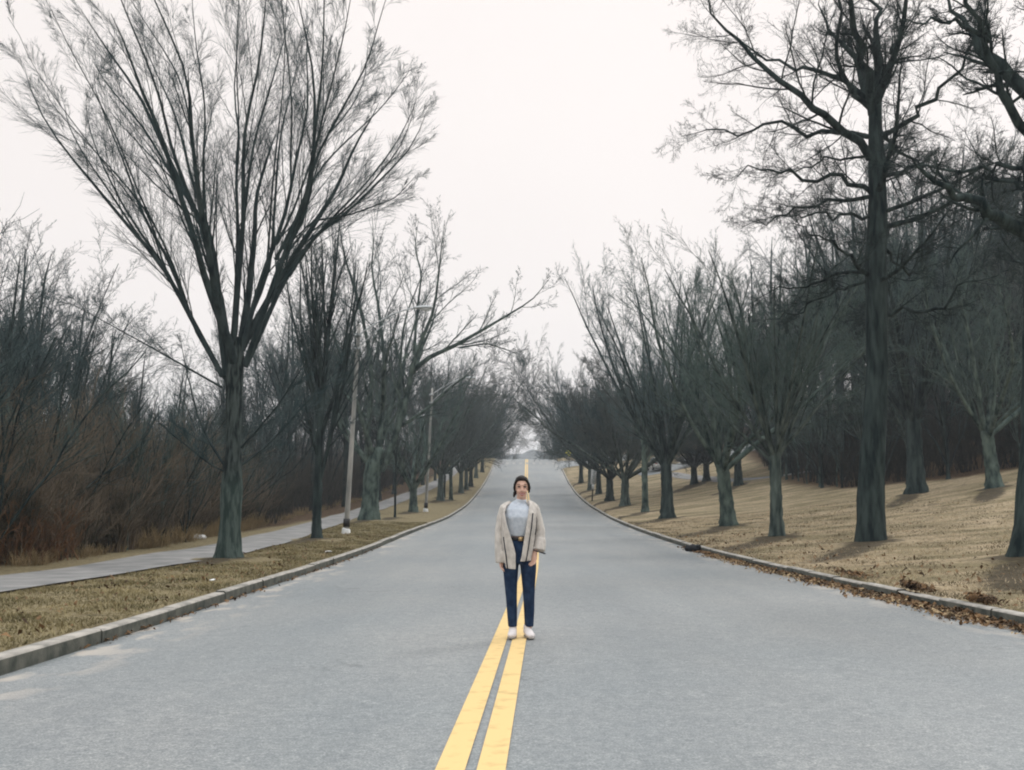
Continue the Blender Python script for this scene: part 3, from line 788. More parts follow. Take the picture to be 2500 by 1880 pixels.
def between(a, b, t, f0):
    # a fork leaving limb a at the fraction f0 of its length and bending towards limb b
    A, _ = polyline_resample([(x, z, 0) for x, z in a], 21); B, _ = polyline_resample([(x, z, 0) for x, z in b], 21)
    u = np.linspace(0, 1, 21); w_ = (np.clip((u - f0) / (1 - f0), 0, 1) ** .8 * t)[:, None]
    Q = (A * (1 - w_) + B * w_)[u >= f0 - .03]
    return [tuple(v[:2]) for v in Q[::2]] + [tuple(Q[-1][:2])]
FORKS = ((0, 11, .55, .25), (13, 11, .5, .3), (11, 1, .45, .2), (1, 2, .4, .15), (1, 2, .7, .35), (2, 3, .5, .3), (3, 4, .5, .2), (4, 5, .6, .3), (5, 6, .5, .2), (6, 7, .5, .3), (7, 9, .5, .3), (9, 8, .45, .2), (7, 8, .6, .35), (0, 13, .5, .4),
         (1, 0, .35, .4), (6, 5, .5, .45), (8, 9, .5, .3), (8, 10, .5, .35), (2, 1, .4, .5), (9, 7, .4, .45))
ELM_X = [between(ELM_LIMBS[a], ELM_LIMBS[b], t, f) for a, b, t, f in FORKS]
ELM_Y = [.3, 1.2, -1.8, 2.8, -.6, 3.0, 1.8, -1.6, 1.6, -.6, .4, 1.6, -.5, .5]
ELM_R = [.105, .15, .10, .085, .11, .075, .10, .12, .105, .07, .04, .085, .04, .05]
_e = [1, -1, -1, 1, -1, 1, -1, 1, -1, 1, -1, 1, -1, 1, 1, -1, 1, -1, 1, 1]
ELM_XY = [(ELM_Y[a] * f ** .9, ELM_Y[a] * .6 + g * 1.0, ELM_Y[a] * .7 + g * 2.4) for (a, b, t, f), g in zip(FORKS, _e)]
ELM_XR = [ELM_R[a] * (1 - f) ** .9 * .72 for a, b, t, f in FORKS]
hero('vase_tree', -6.73, 24, ELM_LIMBS + ELM_X,
     ELM_R + ELM_XR, ELM_Y + ELM_XY,
     [(-.02, 0, 0), (0, 0, 1), (.02, 0, 1.95), (.03, 0, 2.6), (.0, 0, 3.6), (-.02, 0, 4.2), (.03, 0, 4.9), (.08, .0, 5.4)],
     [.25, .245, .235, .255, .225, .185, .18, .185, .205, .18, .07],
     [(8, .10, .97, .36, .08, .34, .34, 9, 5, .03, .02, .62),
      (8, .10, .97, .38, .10, .52, .42, 6, 4, .04, .015, .55),
      (6, .10, .92, .38, .10, .72, .5, 4, 3, .025, .0, .4),
      (2, .1, .8, .40, .12, .85, .6, 3, 3, .02, .0, .2)],
     M['bark_elm_trunk'], M['twig_dark'], 11,
     'huge bare vase-shaped tree at the left, limbs fanning from one trunk beside the footpath', 'tree',
     twr=.0026, rs=.68, cbark=M['bark_elm'],
     extra=([(0, .05, 4.9), (0, -.05, 4.7), (.1, .1, 5.1), (-.1, -.1, 5.2), (-.08, 0, 2.15), (.1, 0, 2.2), (0, .1, 2.5), (-.1, -.05, 2.1)],
            [(.1, .6, 1), (-.1, -.62, 1), (.35, .4, 1), (-.3, -.3, 1), (-.9, .3, 1), (1, .2, .75), (.8, -.5, .8), (-.8, -.5, .5)],
            [7.5, 7.0, 8.0, 8.0, 3.6, 3.6, 3.2, 2.2], [.11, .11, .10, .10, .035, .03, .028, .02]))

hero('oak_tree', 9.98, 28, OAK_LIMBS[:-1],
     [.20, .17, .20, .15, .17, .10, .10, .085, .07, .085, .06, .07, .06, .11, .085, .08, .11, .12, .07],
     [-2.2, 1.6, .5, 1.6, (0, -1, -.6, -1.2), (0, .6, 1.4, 2.2), (0, -.8, -1.6), (0, 1, 1.8), (0, -.8, -1.4), (0, -1.2, -2), (0, .8, 1.4), (0, .6, 1.6), (0, 1.5, 2), (0, -1, -2), (0, -1.4, -2.2), (0, 1, 2), (0, -1.6, -2.4), (0, 1.6, 2.6), (0, 1.5, 2.4)],
     [(0, 0, 0), (.05, 0, 1.2), (.2, 0, 3), (.37, 0, 4.8), (.46, 0, 7.8), (.6, 0, 9.7), (.6, 0, 11.1), (.62, 0, 12.4), (.68, 0, 13.1)],
     [.36, .35, .335, .315, .305, .30, .295, .29, .26, .23, .19, .16],
     [(16, .10, .97, .72, .22, .36, .34, 9, 5, .11, .03),
      (10, .12, .97, .72, .28, .44, .42, 7, 4, .12, .02),
      (7, .15, .98, .72, .25, .55, .5, 4, 3, .12, .01),
      (3, .2, 1.0, .7, .25, .60, .7, 3, 3, .10, .0)],
     M['bark_dark'], M['bark_dark'], 12,
     'large oak with thick dark trunk and crooked level limbs reaching over the right kerb', 'tree',
     wob=.07, flare=1.2, twr=.0032, rs=.78,
     extra=([(.4, 0, 6.3), (.45, 0, 7.4), (.5, 0, 8.8), (.6, 0, 10), (.6, 0, 11), (.6, 0, 12.3), (.6, 0, 12.6), (.5, 0, 9.4), (.5, 0, 10.5), (.6, 0, 9.0)],
            [(.2, 1, .1), (.3, -1, .1), (.5, 1, .15), (-.3, -1, .4), (.5, 1, .5), (.2, .6, 1), (.3, -.7, 1), (1, -.5, .1), (1, .7, .3), (1, .1, .3)],
            [3.5, 3.6, 4, 4.4, 4.6, 4.6, 4.6, 3.8, 4, 4.4], [.06, .07, .08, .1, .1, .12, .12, .07, .09, .09]))

hero('oak_tree', 10.38, 20, CC_LIMBS[:7] + CC_LIMBS[8:],
     [.21, .13, .22, .07, .06, .09, .07, .16, .1],
     [(-.1, -.5, -1, -1.3), (0, -.6, -1.4), (0, .5, 1.2), (0, .5, .8), (-.6, -1.0, -1.2), (.7, 1.2, 1.8), (0, .8, 1.6), 1.0, -1],
     [(0, 0, 0), (.1, 0, 1), (.3, 0, 2.6), (.45, 0, 4.7), (.51, 0, 6.5), (.57, 0, 7.5), (.6, 0, 8.4), (.83, 0, 9.1), (1.25, 0, 10.3), (1.5, 0, 11.8), (1.6, 0, 13)],
     [.40, .40, .385, .37, .36, .35, .34, .33, .30, .26, .2, .14],
     [(12, .10, .97, .75, .25, .36, .40, 9, 5, .13, .03),
      (10, .12, .97, .72, .28, .44, .42, 7, 4, .12, .02),
      (7, .15, .98, .72, .25, .55, .5, 4, 3, .12, .01),
      (3, .2, 1.0, .7, .25, .60, .7, 3, 3, .10, .0)],
     M['bark_dark'], M['bark_dark'], 13,
     'nearest tree at the right edge, thick flared trunk, long limbs reaching left', 'tree',
     wob=.05, flare=1.38, roots=4, twr=.0032, rs=.85,
     extra=([(.5, 0, 6), (.55, 0, 7.4), (.6, 0, 8.6), (1.2, 0, 10.3), (1.5, 0, 11.5)],
            [(.3, 1, .1), (.5, 1, .3), (.3, -1, .6), (.2, .8, 1), (-.5, .3, 1)],
            [3.5, 3.6, 4, 4.0, 4.6], [.06, .07, .08, .1, .1]))

hero('maple_tree', -7.68, 54, L3_LIMBS[:-1],
     [.22, .22, .17, .26, .19, .12, .08, .12],
     [-1.5, 2.0, 2.6, -1.0, (0, -1, -2.2), 2.2, (0, -.5, -1), -1.5],
     [(0, 0, 0), (.03, 0, .6), (.05, 0, 1.5), (.08, 0, 2.4), (.25, 0, 3.1), (.5, 0, 3.9)],
     [.46, .43, .41, .42, .44, .42, .30],
     [(10, .15, .95, .5, .15, .34, .42, 8, 5, .08, .04),
      (8, .15, .97, .55, .15, .42, .45, 6, 4, .1, .03),
      (6, .15, .98, .6, .18, .46, .5, 4, 3, .1, .02),
      (4, .2, 1.0, .6, .2, .55, .6, 3, 3, .1, .01)],
     M['bark_lichen'], M['twig'], 14,
     'broad old maple, massive grey-green trunk splitting low, right of the nearer lamp post', 'tree',
     flare=1.5, roots=6, twr=.006, rs=.75,
     extra=([(.3, 0, 3.2), (.2, 0, 3.4), (-.1, 0, 3.0), (1.5, 0, 5), (-.1, 0, 5.5), (.6, 0, 6), (2.3, 0, 8)],
            [(.1, .7, 1), (-.1, -.8, 1), (-.7, .5, 1), (1, -.5, .6), (-1, .3, .8), (.2, -1, .8), (.3, 1, .7)],
            [11, 9, 8, 6, 6, 7, 6], [.18, .16, .12, .1, .1, .12, .12]))

# ------------------------------------------------------------------ the street trees
LV_fine = lambda k1=9, k2=8, k3=6, a=.42, tr=.04: [
    (k1, .10, .95, a, .12, .42, .36, 7, 4, .06, tr), (k2, .12, .97, a + .03, .14, .45, .44, 5, 4, .08, tr * .6),
    (k3, .15, .98, a + .08, .15, .48, .55, 4, 3, .1, .02), (3, .2, 1., a + .1, .15, .5, .6, 3, 3, .1, .01)]
m_vase = gen_tree(21, 10.0, .50, 3.3, 18, .12, .85, LV_fine(10, 9, 6), M['bark_grey'], M['twig_lichen'], leader=False, limb_r=.30, trop=.02, twr=.0045)
m_fork = gen_tree(22, 11.5, .70, 3.0, 11, .2, 1.0, LV_fine(10, 9, 6, .5), M['bark_lichen'], M['twig_lichen'], leader=False, limb_r=.40, lean=-.5, twr=.0055, wig=.08)
m_tall = gen_tree(23, 15.8, .80, 3.6, 14, .08, .70, LV_fine(10, 9, 6, .45), M['bark_dark'], M['twig'], leader=False, limb_r=.36, twr=.007)
m_slim = gen_tree(24, 11.5, .38, 2.8, 12, .25, .6, LV_fine(7, 7, 5, .45), M['bark_lichen'], M['twig'], leader=True, twr=.006, lf=.9)
m_round = gen_tree(25, 13.3, 1.0, 2.9, 16, .1, 1.15, LV_fine(12, 10, 8, .55, .03), M['bark_dark'], M['twig_dark'], leader=False, limb_r=.32, twr=.011, wig=.08, lf=.85)
m_round2 = gen_tree(26, 13.6, .85, 2.8, 15, .1, 1.15, LV_fine(12, 10, 8, .55, .03), M['bark_grey'], M['twig_red'], leader=False, limb_r=.33, twr=.011, wig=.08, lf=.85)
m_upr = gen_tree(27, 12.0, .36, 2.1, 16, .1, .42, LV_fine(7, 7, 5, .35), M['bark_dark'], M['twig'], leader=True, twr=.005, lf=1.1, top_taper=.8, limb_r=.55)
m_young = gen_tree(28, 6.5, .15, 1.6, 9, .3, .6, [(7, .15, .95, .5, .15, .4, .5, 5, 3, .08, .03), (6, .2, 1, .5, .15, .5, .6, 3, 3, .1, .02)], M['bark_dark'], M['twig_red'], leader=True, twr=.005)
m_squat = gen_tree(29, 10, .64, 2.1, 8, .35, .95, LV_fine(9, 8, 6, .5), M['bark_lichen'], M['twig_lichen'], leader=False, limb_r=.45, twr=.007, wig=.09, lf=.9)

P_ = {}
P_['vase'] = place('vase_tree', m_vase, 8.7, 33, 'slim vase-shaped street tree, the next one behind the large oak on the right lawn', 'tree', rz=.6)
P_['fork'] = place('forked_tree', m_fork, 9.07, 42, 'leaning forked tree with pale lichened limbs, just left of the slim vase-shaped street tree', 'tree', rz=.2)
P_['tall'] = place('maple_tree', m_tall, 8.35, 54, 'tall dark-trunked maple rising highest above the middle of the right-hand row', 'tree', rz=1.0)
P_['slim'] = place('slim_tree', m_slim, 8.5, 64, 'thin pale-trunked tree between two thick dark trunks in the right-hand row', 'tree', sc=(1.15, 1.15, 1.05))
P_['round'] = place('round_tree', m_round, 8.3, 85, 'thick black trunk forking low just right of the white parking sign', 'tree', sc=(.92, .92, 1.03))
P_['round2'] = place('round_tree', m_round2, 8.45, 75, 'grey forked trunk between the thin pale tree and the thick black one, right row', 'tree', rz=.8, sc=(.95, .95, 1))
P_['upr'] = place('upright_tree', m_upr, -6.8, 35, 'narrow upright tree with many thin vertical stems, left of the nearer lamp post', 'tree')
P_['young'] = place('young_tree', m_young, -6.7, 57.5, 'young thin-stemmed tree just right of the massive old maple on the left verge', 'tree')
P_['squat'] = place('squat_tree', m_squat, -6.5, 66, 'low-forking pale tree just left of the farther lamp post', 'tree')
place('round_tree', None, 8.4, 97, 'dark trunk half hidden behind the white parking sign', 'tree', rz=2.1, sc=(.72, .72, 1.1), proto=P_['round'])
place('round_tree', None, 8.2, 105, 'pale grey trunk just left of the white parking sign', 'tree', rz=3.0, sc=(.70, .70, 1.1), proto=P_['round2'])
place('round_tree', None, 8.15, 118, 'last trunk of the right row before the yellow crossing sign', 'tree', rz=4.0, sc=(.70, .70, 1.15), proto=P_['round'])
place('round_tree', None, -6.0, 84, 'stout grey trunk right of the farther lamp post on the left verge', 'tree', rz=1.0, sc=(.78, .78, 1.08), proto=P_['round2'])
place('young_tree', None, -6.1, 90.5, 'thin dark stem close behind the stout grey trunk on the left verge', 'tree', rz=1.0, sc=1.3, proto=P_['young'])
place('slim_tree', None, -5.3, 87, 'thin straight tree right of the stout grey trunk, nearer the kerb, left verge', 'tree', rz=2.0, sc=.9, proto=P_['slim'])
place('round_tree', None, -5.1, 100, 'forked tree leaning over the verge beyond the thin straight tree, left row', 'tree', rz=2.5, sc=(.66, .66, 1.0), proto=P_['round2'])
G1 = 'distant street trees of the left row towards the crest'
for k, (x, y, s, wd) in enumerate([(-4.85, 106, .8, 'nearest'), (-4.6, 112, .85, 'second'), (-4.6, 128, .85, 'third'), (-4.1, 138, .85, 'farthest')]):
    place('round_tree', None, x, y, wd + ' of the four small distant trees of the left row below the crest', 'tree', G1, rz=k * 1.3, sc=(s * .76, s * .76, s * 1.2), proto=P_['round' if k % 2 else 'round2'])
G2 = 'street trees beyond the crest on the left'
for k, y in enumerate(range(150, 300, 13)):
    place('round_tree', None, float(XL(y)) - 3.2, y, 'far bare tree at the crest or beyond it on the left side', 'tree', G2, rz=k * 2.3, sc=(.50, .50, 1.02 + .08 * (k % 3)), proto=P_['round2' if k % 2 else 'round'])
G3 = 'street trees beyond the side road on the right'
for k, y in enumerate(range(166, 300, 12)):
    place('round_tree', None, float(XR(y)) + 3.4, y, 'far bare tree beyond the side road at the crest on the right side', 'tree', G3, rz=k * 1.7, sc=(.50, .50, 1.02 + .08 * (k % 3)), proto=P_['round' if k % 2 else 'round2'])
# second line on the right lawn
place('round_tree', None, 16.4, 90, 'left one of two dark trunks side by side beyond the pale garden path', 'tree', rz=.7, sc=.85, proto=P_['round'])
place('round_tree', None, 17.6, 90.5, 'right one of two dark trunks side by side beyond the pale garden path', 'tree', rz=1.9, sc=.85, proto=P_['round'])
place('maple_tree', None, 18.1, 80, 'dark forked trunk at the wood edge behind the leaning forked tree', 'tree', rz=2.2, sc=.95, proto=P_['tall'])
place('round_tree', None, 16.6, 125, 'grey trunk beside the white parked car at the head of the garden path', 'tree', rz=2.8, sc=.9, proto=P_['round2'])
place('maple_tree', None, 20.2, 50, 'very thick dark trunk at the edge of the wood just right of the large oak', 'tree', rz=.2, sc=1.25, proto=P_['tall'])
place('forked_tree', None, 21.7, 45, 'spreading lichened tree with pale low limbs between the oak and the rightmost trunk', 'tree', rz=.1, sc=1.0, proto=P_['fork'])

HAZE = 0.0007
# ------------------------------------------------------------------ woods on both sides
rgw = np.random.default_rng(99)
m_w1 = gen_tree(31, 13, .32, 2.2, 15, .25, .75, LV_fine(8, 7, 5, .5), M['bark_dark'], M['twig'], leader=True, twr=.007, wig=.08, lf=.9)
m_w2 = gen_tree(32, 13, .28, 1.6, 8, .1, .5, LV_fine(9, 8, 5, .5), M['bark_dark'], M['twig_dark'], leader=False, twr=.007, wig=.09, limb_r=.5)
m_w3 = gen_tree(33, 17, .50, 5.0, 16, .3, .95, LV_fine(8, 7, 5, .6), M['bark_dark'], M['twig_red'], leader=True, twr=.007, wig=.10, lf=.8)
def pine_tree(seed, H, dia, r0):
    rg = np.random.default_rng(seed)
    tr = trunk_mesh('trunk', [(0, 0, 0), (.05, 0, H * .5), (0, .05, H)], [dia / 2, dia / 3.2, .02], M['bark_dark'], rg, 12, 1.3)
    nb = 150; z = H * (.12 + .86 * np.sort(rg.uniform(0, 1, nb)))
    az = rg.uniform(0, 6.283, nb); ln = r0 * np.minimum(1, (1.02 - z / H) * 1.5) * rg.uniform(.55, 1.1, nb) + .15
    el = rg.uniform(-.25, .25, nb) + .35 * z / H
    d = np.stack([np.cos(az) * np.cos(el), np.sin(az) * np.cos(el), np.sin(el)], 1)
    P, R = grow(np.stack([z * 0, z * 0, z], 1), d, ln, np.full(nb, .035), np.full(nb, .01), 6, .08, .0, rg)
    mb = MB(); V, F = tubes(P, R, 4); mb.add(V, [F])
    nn = 170
    t = rg.uniform(.25, 1, (nb, nn)) * 5; i = np.minimum(t.astype(int), 4); u = (t - i)[..., None]; b = np.arange(nb)[:, None]
    c = P[b, i] * (1 - u) + P[b, i + 1] * u + rg.normal(0, .16, (nb, nn, 3)) * np.array([1, 1, .6])
    c = c.reshape(-1, 3); n = len(c)
    a = norm(rg.normal(0, 1, (n, 3))) * rg.uniform(.10, .22, (n, 1)); q = norm(rg.normal(0, 1, (n, 3))) * .035
    V = np.stack([c - q, c + q, c + a], 1).reshape(-1, 3); mb.add(V, [np.arange(3 * n).reshape(-1, 3)])
    return tr, mb.mesh('crown', M['needle'])
m_p = pine_tree(41, 14, .4, 3.0)

GL = 'bare trees of the wood beyond the footpath'
GR = 'bare trees of the wood behind the right lawn'
protos = {}
def wood(kind, meshes, name, x, y, h, href, label, group):
    sc = h / href
    if kind not in protos:
        protos[kind] = place(name, meshes, x, y, label, 'tree', group, rz=rgw.uniform(0, 6.28), sc=sc, dz=-.1)
    else:
        place(name, None, x, y, label, 'tree', group, rz=rgw.uniform(0, 6.28), sc=sc, proto=protos[kind], dz=-.1)
left = []
for u, Y, v in [(-40, 34, 540), (20, 38, 535), (70, 42, 570), (120, 36, 620), (165, 44, 690), (215, 40, 745), (255, 48, 770), (300, 44, 800), (350, 52, 830), (400, 50, 860), (-110, 40, 500), (30, 52, 560), (120, 55, 650),
                (440, 62, 880), (490, 70, 900), (540, 66, 850), (590, 62, 780), (640, 70, 720), (680, 60, 710), (720, 74, 680), (760, 66, 700), (800, 80, 680), (840, 74, 700), (880, 88, 720), (920, 84, 740), (960, 96, 780), (1000, 100, 830), (1030, 112, 860), (1060, 120, 880), (1090, 132, 910), (620, 85, 740), (700, 92, 700), (780, 98, 700), (860, 104, 740), (560, 80, 820), (60, 60, 590), (-30, 48, 540), (1110, 150, 940), (940, 120, 800)]:
    x = (u - 1250) * Y / 2431 * .985; h = (1215 - v) * Y / 2431 + 1.5 - .1
    left.append((x, Y, h))
for k, (x, y, h) in enumerate(left):
    kd = (('w1', m_w1, 13), ('w2', m_w2, 13), ('w3', m_w3, 17))[(k * 7 + k // 3) % 3]
    h = h - (0 if y < 70 else 1.0)
    wood(kd[0], kd[1], 'woodland_tree', x, y, max(h, 5), kd[2], 'bare woodland tree in the wood beyond the footpath on the left', GL)
right = []
for a_ in range(60):
    pass
rr = np.random.default_rng(17)
while len(right) < 46:
    y = rr.uniform(54, 125); x = rr.uniform(18, 62)
    if x < np.interp(y, [0, 48, 54, 62, 75, 92, 96, 125], [40, 31, 25, 20.5, 21, 23, 24, 30]) + .3: continue
    if x / y > .62: continue
    if min([(x - a) ** 2 + (y - b) ** 2 for a, b, _ in right] + [99]) < 9: continue
    u = x / y * 2431 + 1250
    v = np.interp(u, [1700, 1850, 2000, 2150, 2300, 2500], [640, 560, 490, 380, 340, 330])
    h = (1215 - v) * y / 2431 - float(G(x, y)) + rr.uniform(-2.5, .5)
    right.append((x, y, min(h, 25)))
for k, (x, y, h) in enumerate(right):
    kd = (('w3', m_w3, 17), ('w2', m_w2, 13), ('w3', m_w3, 17), ('w1', m_w1, 13))[k % 4]
    wood(kd[0], kd[1], 'woodland_tree', x, y, max(h, 7), kd[2], 'bare woodland tree in the dark wood behind the right lawn', GR)
# behind the parked cars and on to the crest
for k, (x, y, h) in enumerate([(19, 131, 14), (23, 128, 15), (27, 134, 15), (31, 126, 16), (35, 136, 17), (21, 150, 15), (26, 155, 15), (31, 150, 16), (38, 146, 17), (44, 138, 18), (18, 165, 14), (24, 170, 15), (32, 166, 15), (40, 160, 16), (50, 150, 18)]):
    wood('w3', m_w3, 'woodland_tree', x, y, h, 17, 'bare tree standing beyond the parked cars', 'bare trees beyond the parked cars')
# dark evergreens
EV = [(24, 66, 15), (30, 60, 17), (34, 66, 18), (27, 76, 15), (39, 72, 19), (33, 84, 17), (44, 82, 18), (30, 104, 15), (37, 56, 13)]
pp = None
for k, (x, y, h) in enumerate(EV):
    lb = 'dark evergreen tree deep in the wood behind the right lawn'
    if pp is None: pp = place('evergreen_tree', m_p, x, y, lb, 'evergreen tree', 'evergreens in the right wood', rz=.3, sc=h / 14)
    else: place('evergreen_tree', None, x, y, lb, 'evergreen tree', 'evergreens in the right wood', rz=k * 1.1, sc=h / 14, proto=pp)
for k, (x, y, h, lb) in enumerate([(-24.5, 58, 7.6, 'dark evergreen half hidden by brush, left of the huge vase-shaped tree'), (-17.5, 62, 7.8, 'lower dark evergreen directly behind the trunk of the huge vase-shaped tree')]):
    place('evergreen_tree', None, x, y, lb, 'evergreen tree', None, rz=k * 2.0, sc=(.95, .95, h / 14 * .85), proto=pp)

# brush thickets: too many stems to count
def shrub(seed, H, ns, k2, k3, sides, r=.022):
    rg = np.random.default_rng(seed)
    th = rg.uniform(0, 6.283, ns); an = rg.uniform(.02, .38, ns)
    p = np.stack([np.cos(th) * rg.uniform(0, .5, ns), np.sin(th) * rg.uniform(0, .5, ns), np.full(ns, -.1)], 1)
    d = np.stack([np.sin(an) * np.cos(th), np.sin(an) * np.sin(th), np.cos(an)], 1)
    ln = H * rg.uniform(.55, 1.05, ns)
    P, R = grow(p, d, ln, np.full(ns, r) * rg.uniform(.5, 1.7, ns), np.full(ns, .005), 7, .15, .03, rg)
    mb = MB(); V, F = tubes(P, R, sides); mb.add(V, [F])
    p, d, l, r_ = sprout(P, R, ln, k2, .2, .98, .6, .25, .34, .5, rg)
    P, R = grow(p, d, l, np.maximum(r_, .006), np.full(len(p), .004), 4, .12, .05, rg); V, F = tubes(P, R, 3); mb.add(V, [F])
    if k3:
        p, d, l, r_ = sprout(P, R, l, k3, .15, 1, .6, .2, .5, .5, rg)
        P, R = grow(p, d, l, np.maximum(r_, .0045), np.full(len(p), .002), 2, .1, .03, rg); V, F = tubes(P, R, 3); mb.add(V, [F])
    V = np.concatenate(mb.V); F = np.concatenate(mb.F[4])
    return V, F
def thicket(name, spots, temps, mat_, label, cat):
    mb = MB(); rg = np.random.default_rng(len(spots))
    for k, (x, y, s) in enumerate(spots):
        V, F = temps[k % len(temps)]; a = rg.uniform(0, 6.28); c, s_ = math.cos(a), math.sin(a)
        W = np.stack([V[:, 0] * c - V[:, 1] * s_, V[:, 0] * s_ + V[:, 1] * c, V[:, 2]], 1) * s
        mb.add(W + np.array([x, y, Gz(x, y)]), [F])
    return tag(link(name, mb.mesh(name, mat_)), label, cat, kind='stuff')
rs_ = np.random.default_rng(5)
T_hi = [shrub(50 + k, 4.9, 9, 12, 6, 4, .03) for k in range(4)]
T_lo = [shrub(60 + k, 4.9, 9, 10, 5, 3, .03) for k in range(3)]
near, far = [], []
def ledge(y): return np.interp(y, [8, 18, 32, 45, 60, 90, 125, 170], [-10.4, -10.6, -10.9, -11.8, -13.0, -13, -12, -10.5])
while len(near) < 330:
    y = rs_.uniform(13, 50); x = ledge(y) - rs_.exponential(2.6) - .1
    if x < -.62 * y - 3: continue
    near.append((x, y, rs_.uniform(.50, 1.05) * np.interp(y, [13, 30, 50], [.95, .97, .85]) * (.75 if x > ledge(y) - .8 else 1)))
while len(far) < 360:
    y = rs_.uniform(50, 165); x = ledge(y) - rs_.exponential(4.0)
    far.append((x, y, rs_.uniform(.7, 1.1) * .85))
thicket('brush_thicket', near, T_hi, M['brush'], 'tangled leafless grey-brown brush lining the far side of the footpath', 'brush')
thicket('brush_thicket', far, T_lo, M['brush_dark'], 'distant dark leafless brush lining the far side of the footpath', 'brush')
red = [(ledge(y) + .1 - rs_.exponential(.6), y, rs_.uniform(.5, 1.2)) for y in rs_.uniform(13, 25, 34)]
T_r = [shrub(70 + k, 1.5, 16, 6, 3, 3, .008) for k in range(3)]
thicket('red_brush', red, T_r, M['brush_red'], 'low rust-red twiggy brush at the foot of the thicket, far left', 'brush')
T_s = [shrub(80 + k, .8, 30, 5, 0, 3, .006) for k in range(2)]
M['dry_grass'] = mat('dry_grass', (.20, .15, .08), (.36, .28, .16), 3, .95, spec=.1)
st = [(ledge(y) + .1 - rs_.exponential(.7), y, rs_.uniform(.4, 1.15)) for y in rs_.uniform(29, 48, 90)] + [(ledge(y) + .3 - rs_.exponential(.5), y, rs_.uniform(.3, .6)) for y in rs_.uniform(14, 110, 160)]
thicket('dry_weeds', st, T_s, M['dry_grass'], 'tufts of dry straw-coloured weeds at the edge of the footpath', 'weeds')
und = []
while len(und) < 330:
    y = rs_.uniform(46, 125)
    x0 = np.interp(y, [0, 48, 54, 62, 75, 92, 96, 125], [40, 31, 25, 20.5, 21, 23, 24, 30]); x = x0 + rs_.exponential(5) + .3
    if x > .6 * y: continue
    und.append((x, y, rs_.uniform(.35, 1.1)))
und += [(rs_.uniform(17, 60), rs_.uniform(127, 170), rs_.uniform(.5, 1.0)) for _ in range(110)]
M['under'] = mat('undergrowth', (.012, .016, .015), (.052, .052, .044), 1.0, .95, spec=.1)
thicket('undergrowth', und, T_lo, M['under'], 'dark tangled undergrowth along the edge of the wood behind the right lawn', 'undergrowth')

deep = [(rs_.uniform(-75, -22), rs_.uniform(75, 190), rs_.uniform(1.2, 1.7)) for _ in range(230)]
thicket('far_thicket', deep, T_lo, M['brush_dark'], 'dark mass of leafless growth deep behind the wood on the left', 'thicket')
deep = [(rs_.uniform(45, 100), rs_.uniform(75, 150), rs_.uniform(1.2, 1.9)) for _ in range(150)] + [(rs_.uniform(24, 60), rs_.uniform(80, 130), rs_.uniform(1.0, 1.6)) for _ in range(110)]
deep = [d_ for d_ in deep if d_[0] > 30 or d_[1] < 92]
thicket('far_thicket', deep, T_lo, M['brush_dark'], 'dark mass of leafless growth deep inside the wood on the right', 'thicket')
# thin saplings standing in the front of the brush
m_sap = gen_tree(35, 6.0, .11, 1.2, 9, .15, .6, [(8, .15, .97, .5, .2, .42, .5, 6, 3, .12, .03), (6, .2, 1, .5, .2, .5, .6, 3, 3, .12, .02)], M['bark_lichen'], M['twig_lichen'], leader=True, twr=.005, wig=.14)
m_sap2 = gen_tree(36, 6.5, .13, .5, 5, .1, .6, [(8, .15, .97, .5, .2, .42, .5, 6, 3, .12, .03), (6, .2, 1, .5, .2, .5, .6, 3, 3, .12, .02)], M['bark_dark'], M['twig'], leader=False, twr=.005, wig=.14)
sp_ = {}
for k in range(46):
    y = 13.5 + 34 * (k + rs_.uniform(0, .9)) / 46; x = float(ledge(y)) - rs_.uniform(-.1, 1.3); q = k % 2
    lb = ('pale thin-stemmed sapling among the brush beyond the footpath', 'dark multi-stemmed sapling among the brush beyond the footpath')[q]
    gp = ('pale saplings in the brush', 'dark saplings in the brush')[q]
    o_ = place('sapling', (m_sap, m_sap2)[q], x, y, lb, 'sapling', gp, rz=rs_.uniform(0, 6.28), sc=rs_.uniform(.6, .95), proto=sp_.get(q)); sp_.setdefault(q, o_)
for k in range(26):
    y = 49 + 45 * (k + rs_.uniform(0, .9)) / 26
    x = float(np.interp(y, [0, 48, 54, 62, 75, 92, 96, 125], [40, 31, 25, 20.5, 21, 23, 24, 30])) + rs_.uniform(-.6, .8); q = k % 2
    o_ = place('sapling', None, x, y, 'thin bare tree at the dark edge of the wood behind the right lawn', 'sapling', 'thin trees along the edge of the right wood', rz=rs_.uniform(0, 6.28), sc=rs_.uniform(1.0, 1.9), proto=sp_[q])
# grass blades on the near verges
gb = np.random.default_rng(8)
def blades(n, xf, name, mat_, label):
    y = 8 + 45 * gb.uniform(0, 1, n) ** 1.35; x = xf(y, n); z = G(x, y)
    h = gb.uniform(.018, .055, n) * (1 + .8 * np.clip(bumpy(x * 3, y * 3) * 2, -.6, 1)); a = gb.uniform(0, 6.28, n)
    k_ = TRUNK_BANDS(x, y) < gb.uniform(.2, 1.6, n); x, y, z, h, a = x[k_], y[k_], z[k_], h[k_], a[k_]; n = len(x)
    ln = gb.normal(0, .6, (n, 2)) * h[:, None]; wd = gb.uniform(.004, .008, n) * (1 + y / 30)
    c = np.stack([x, y, z - .005], 1); q = np.stack([np.cos(a) * wd, np.sin(a) * wd, 0 * a], 1)
    tp = c + np.stack([ln[:, 0], ln[:, 1], h], 1)
    V = np.stack([c - q, c + q, tp], 1).reshape(-1, 3)
    return tag(link(name, mesh_np(name, V, [np.arange(3 * n).reshape(-1, 3)], mat_)), label, 'grass', kind='stuff')
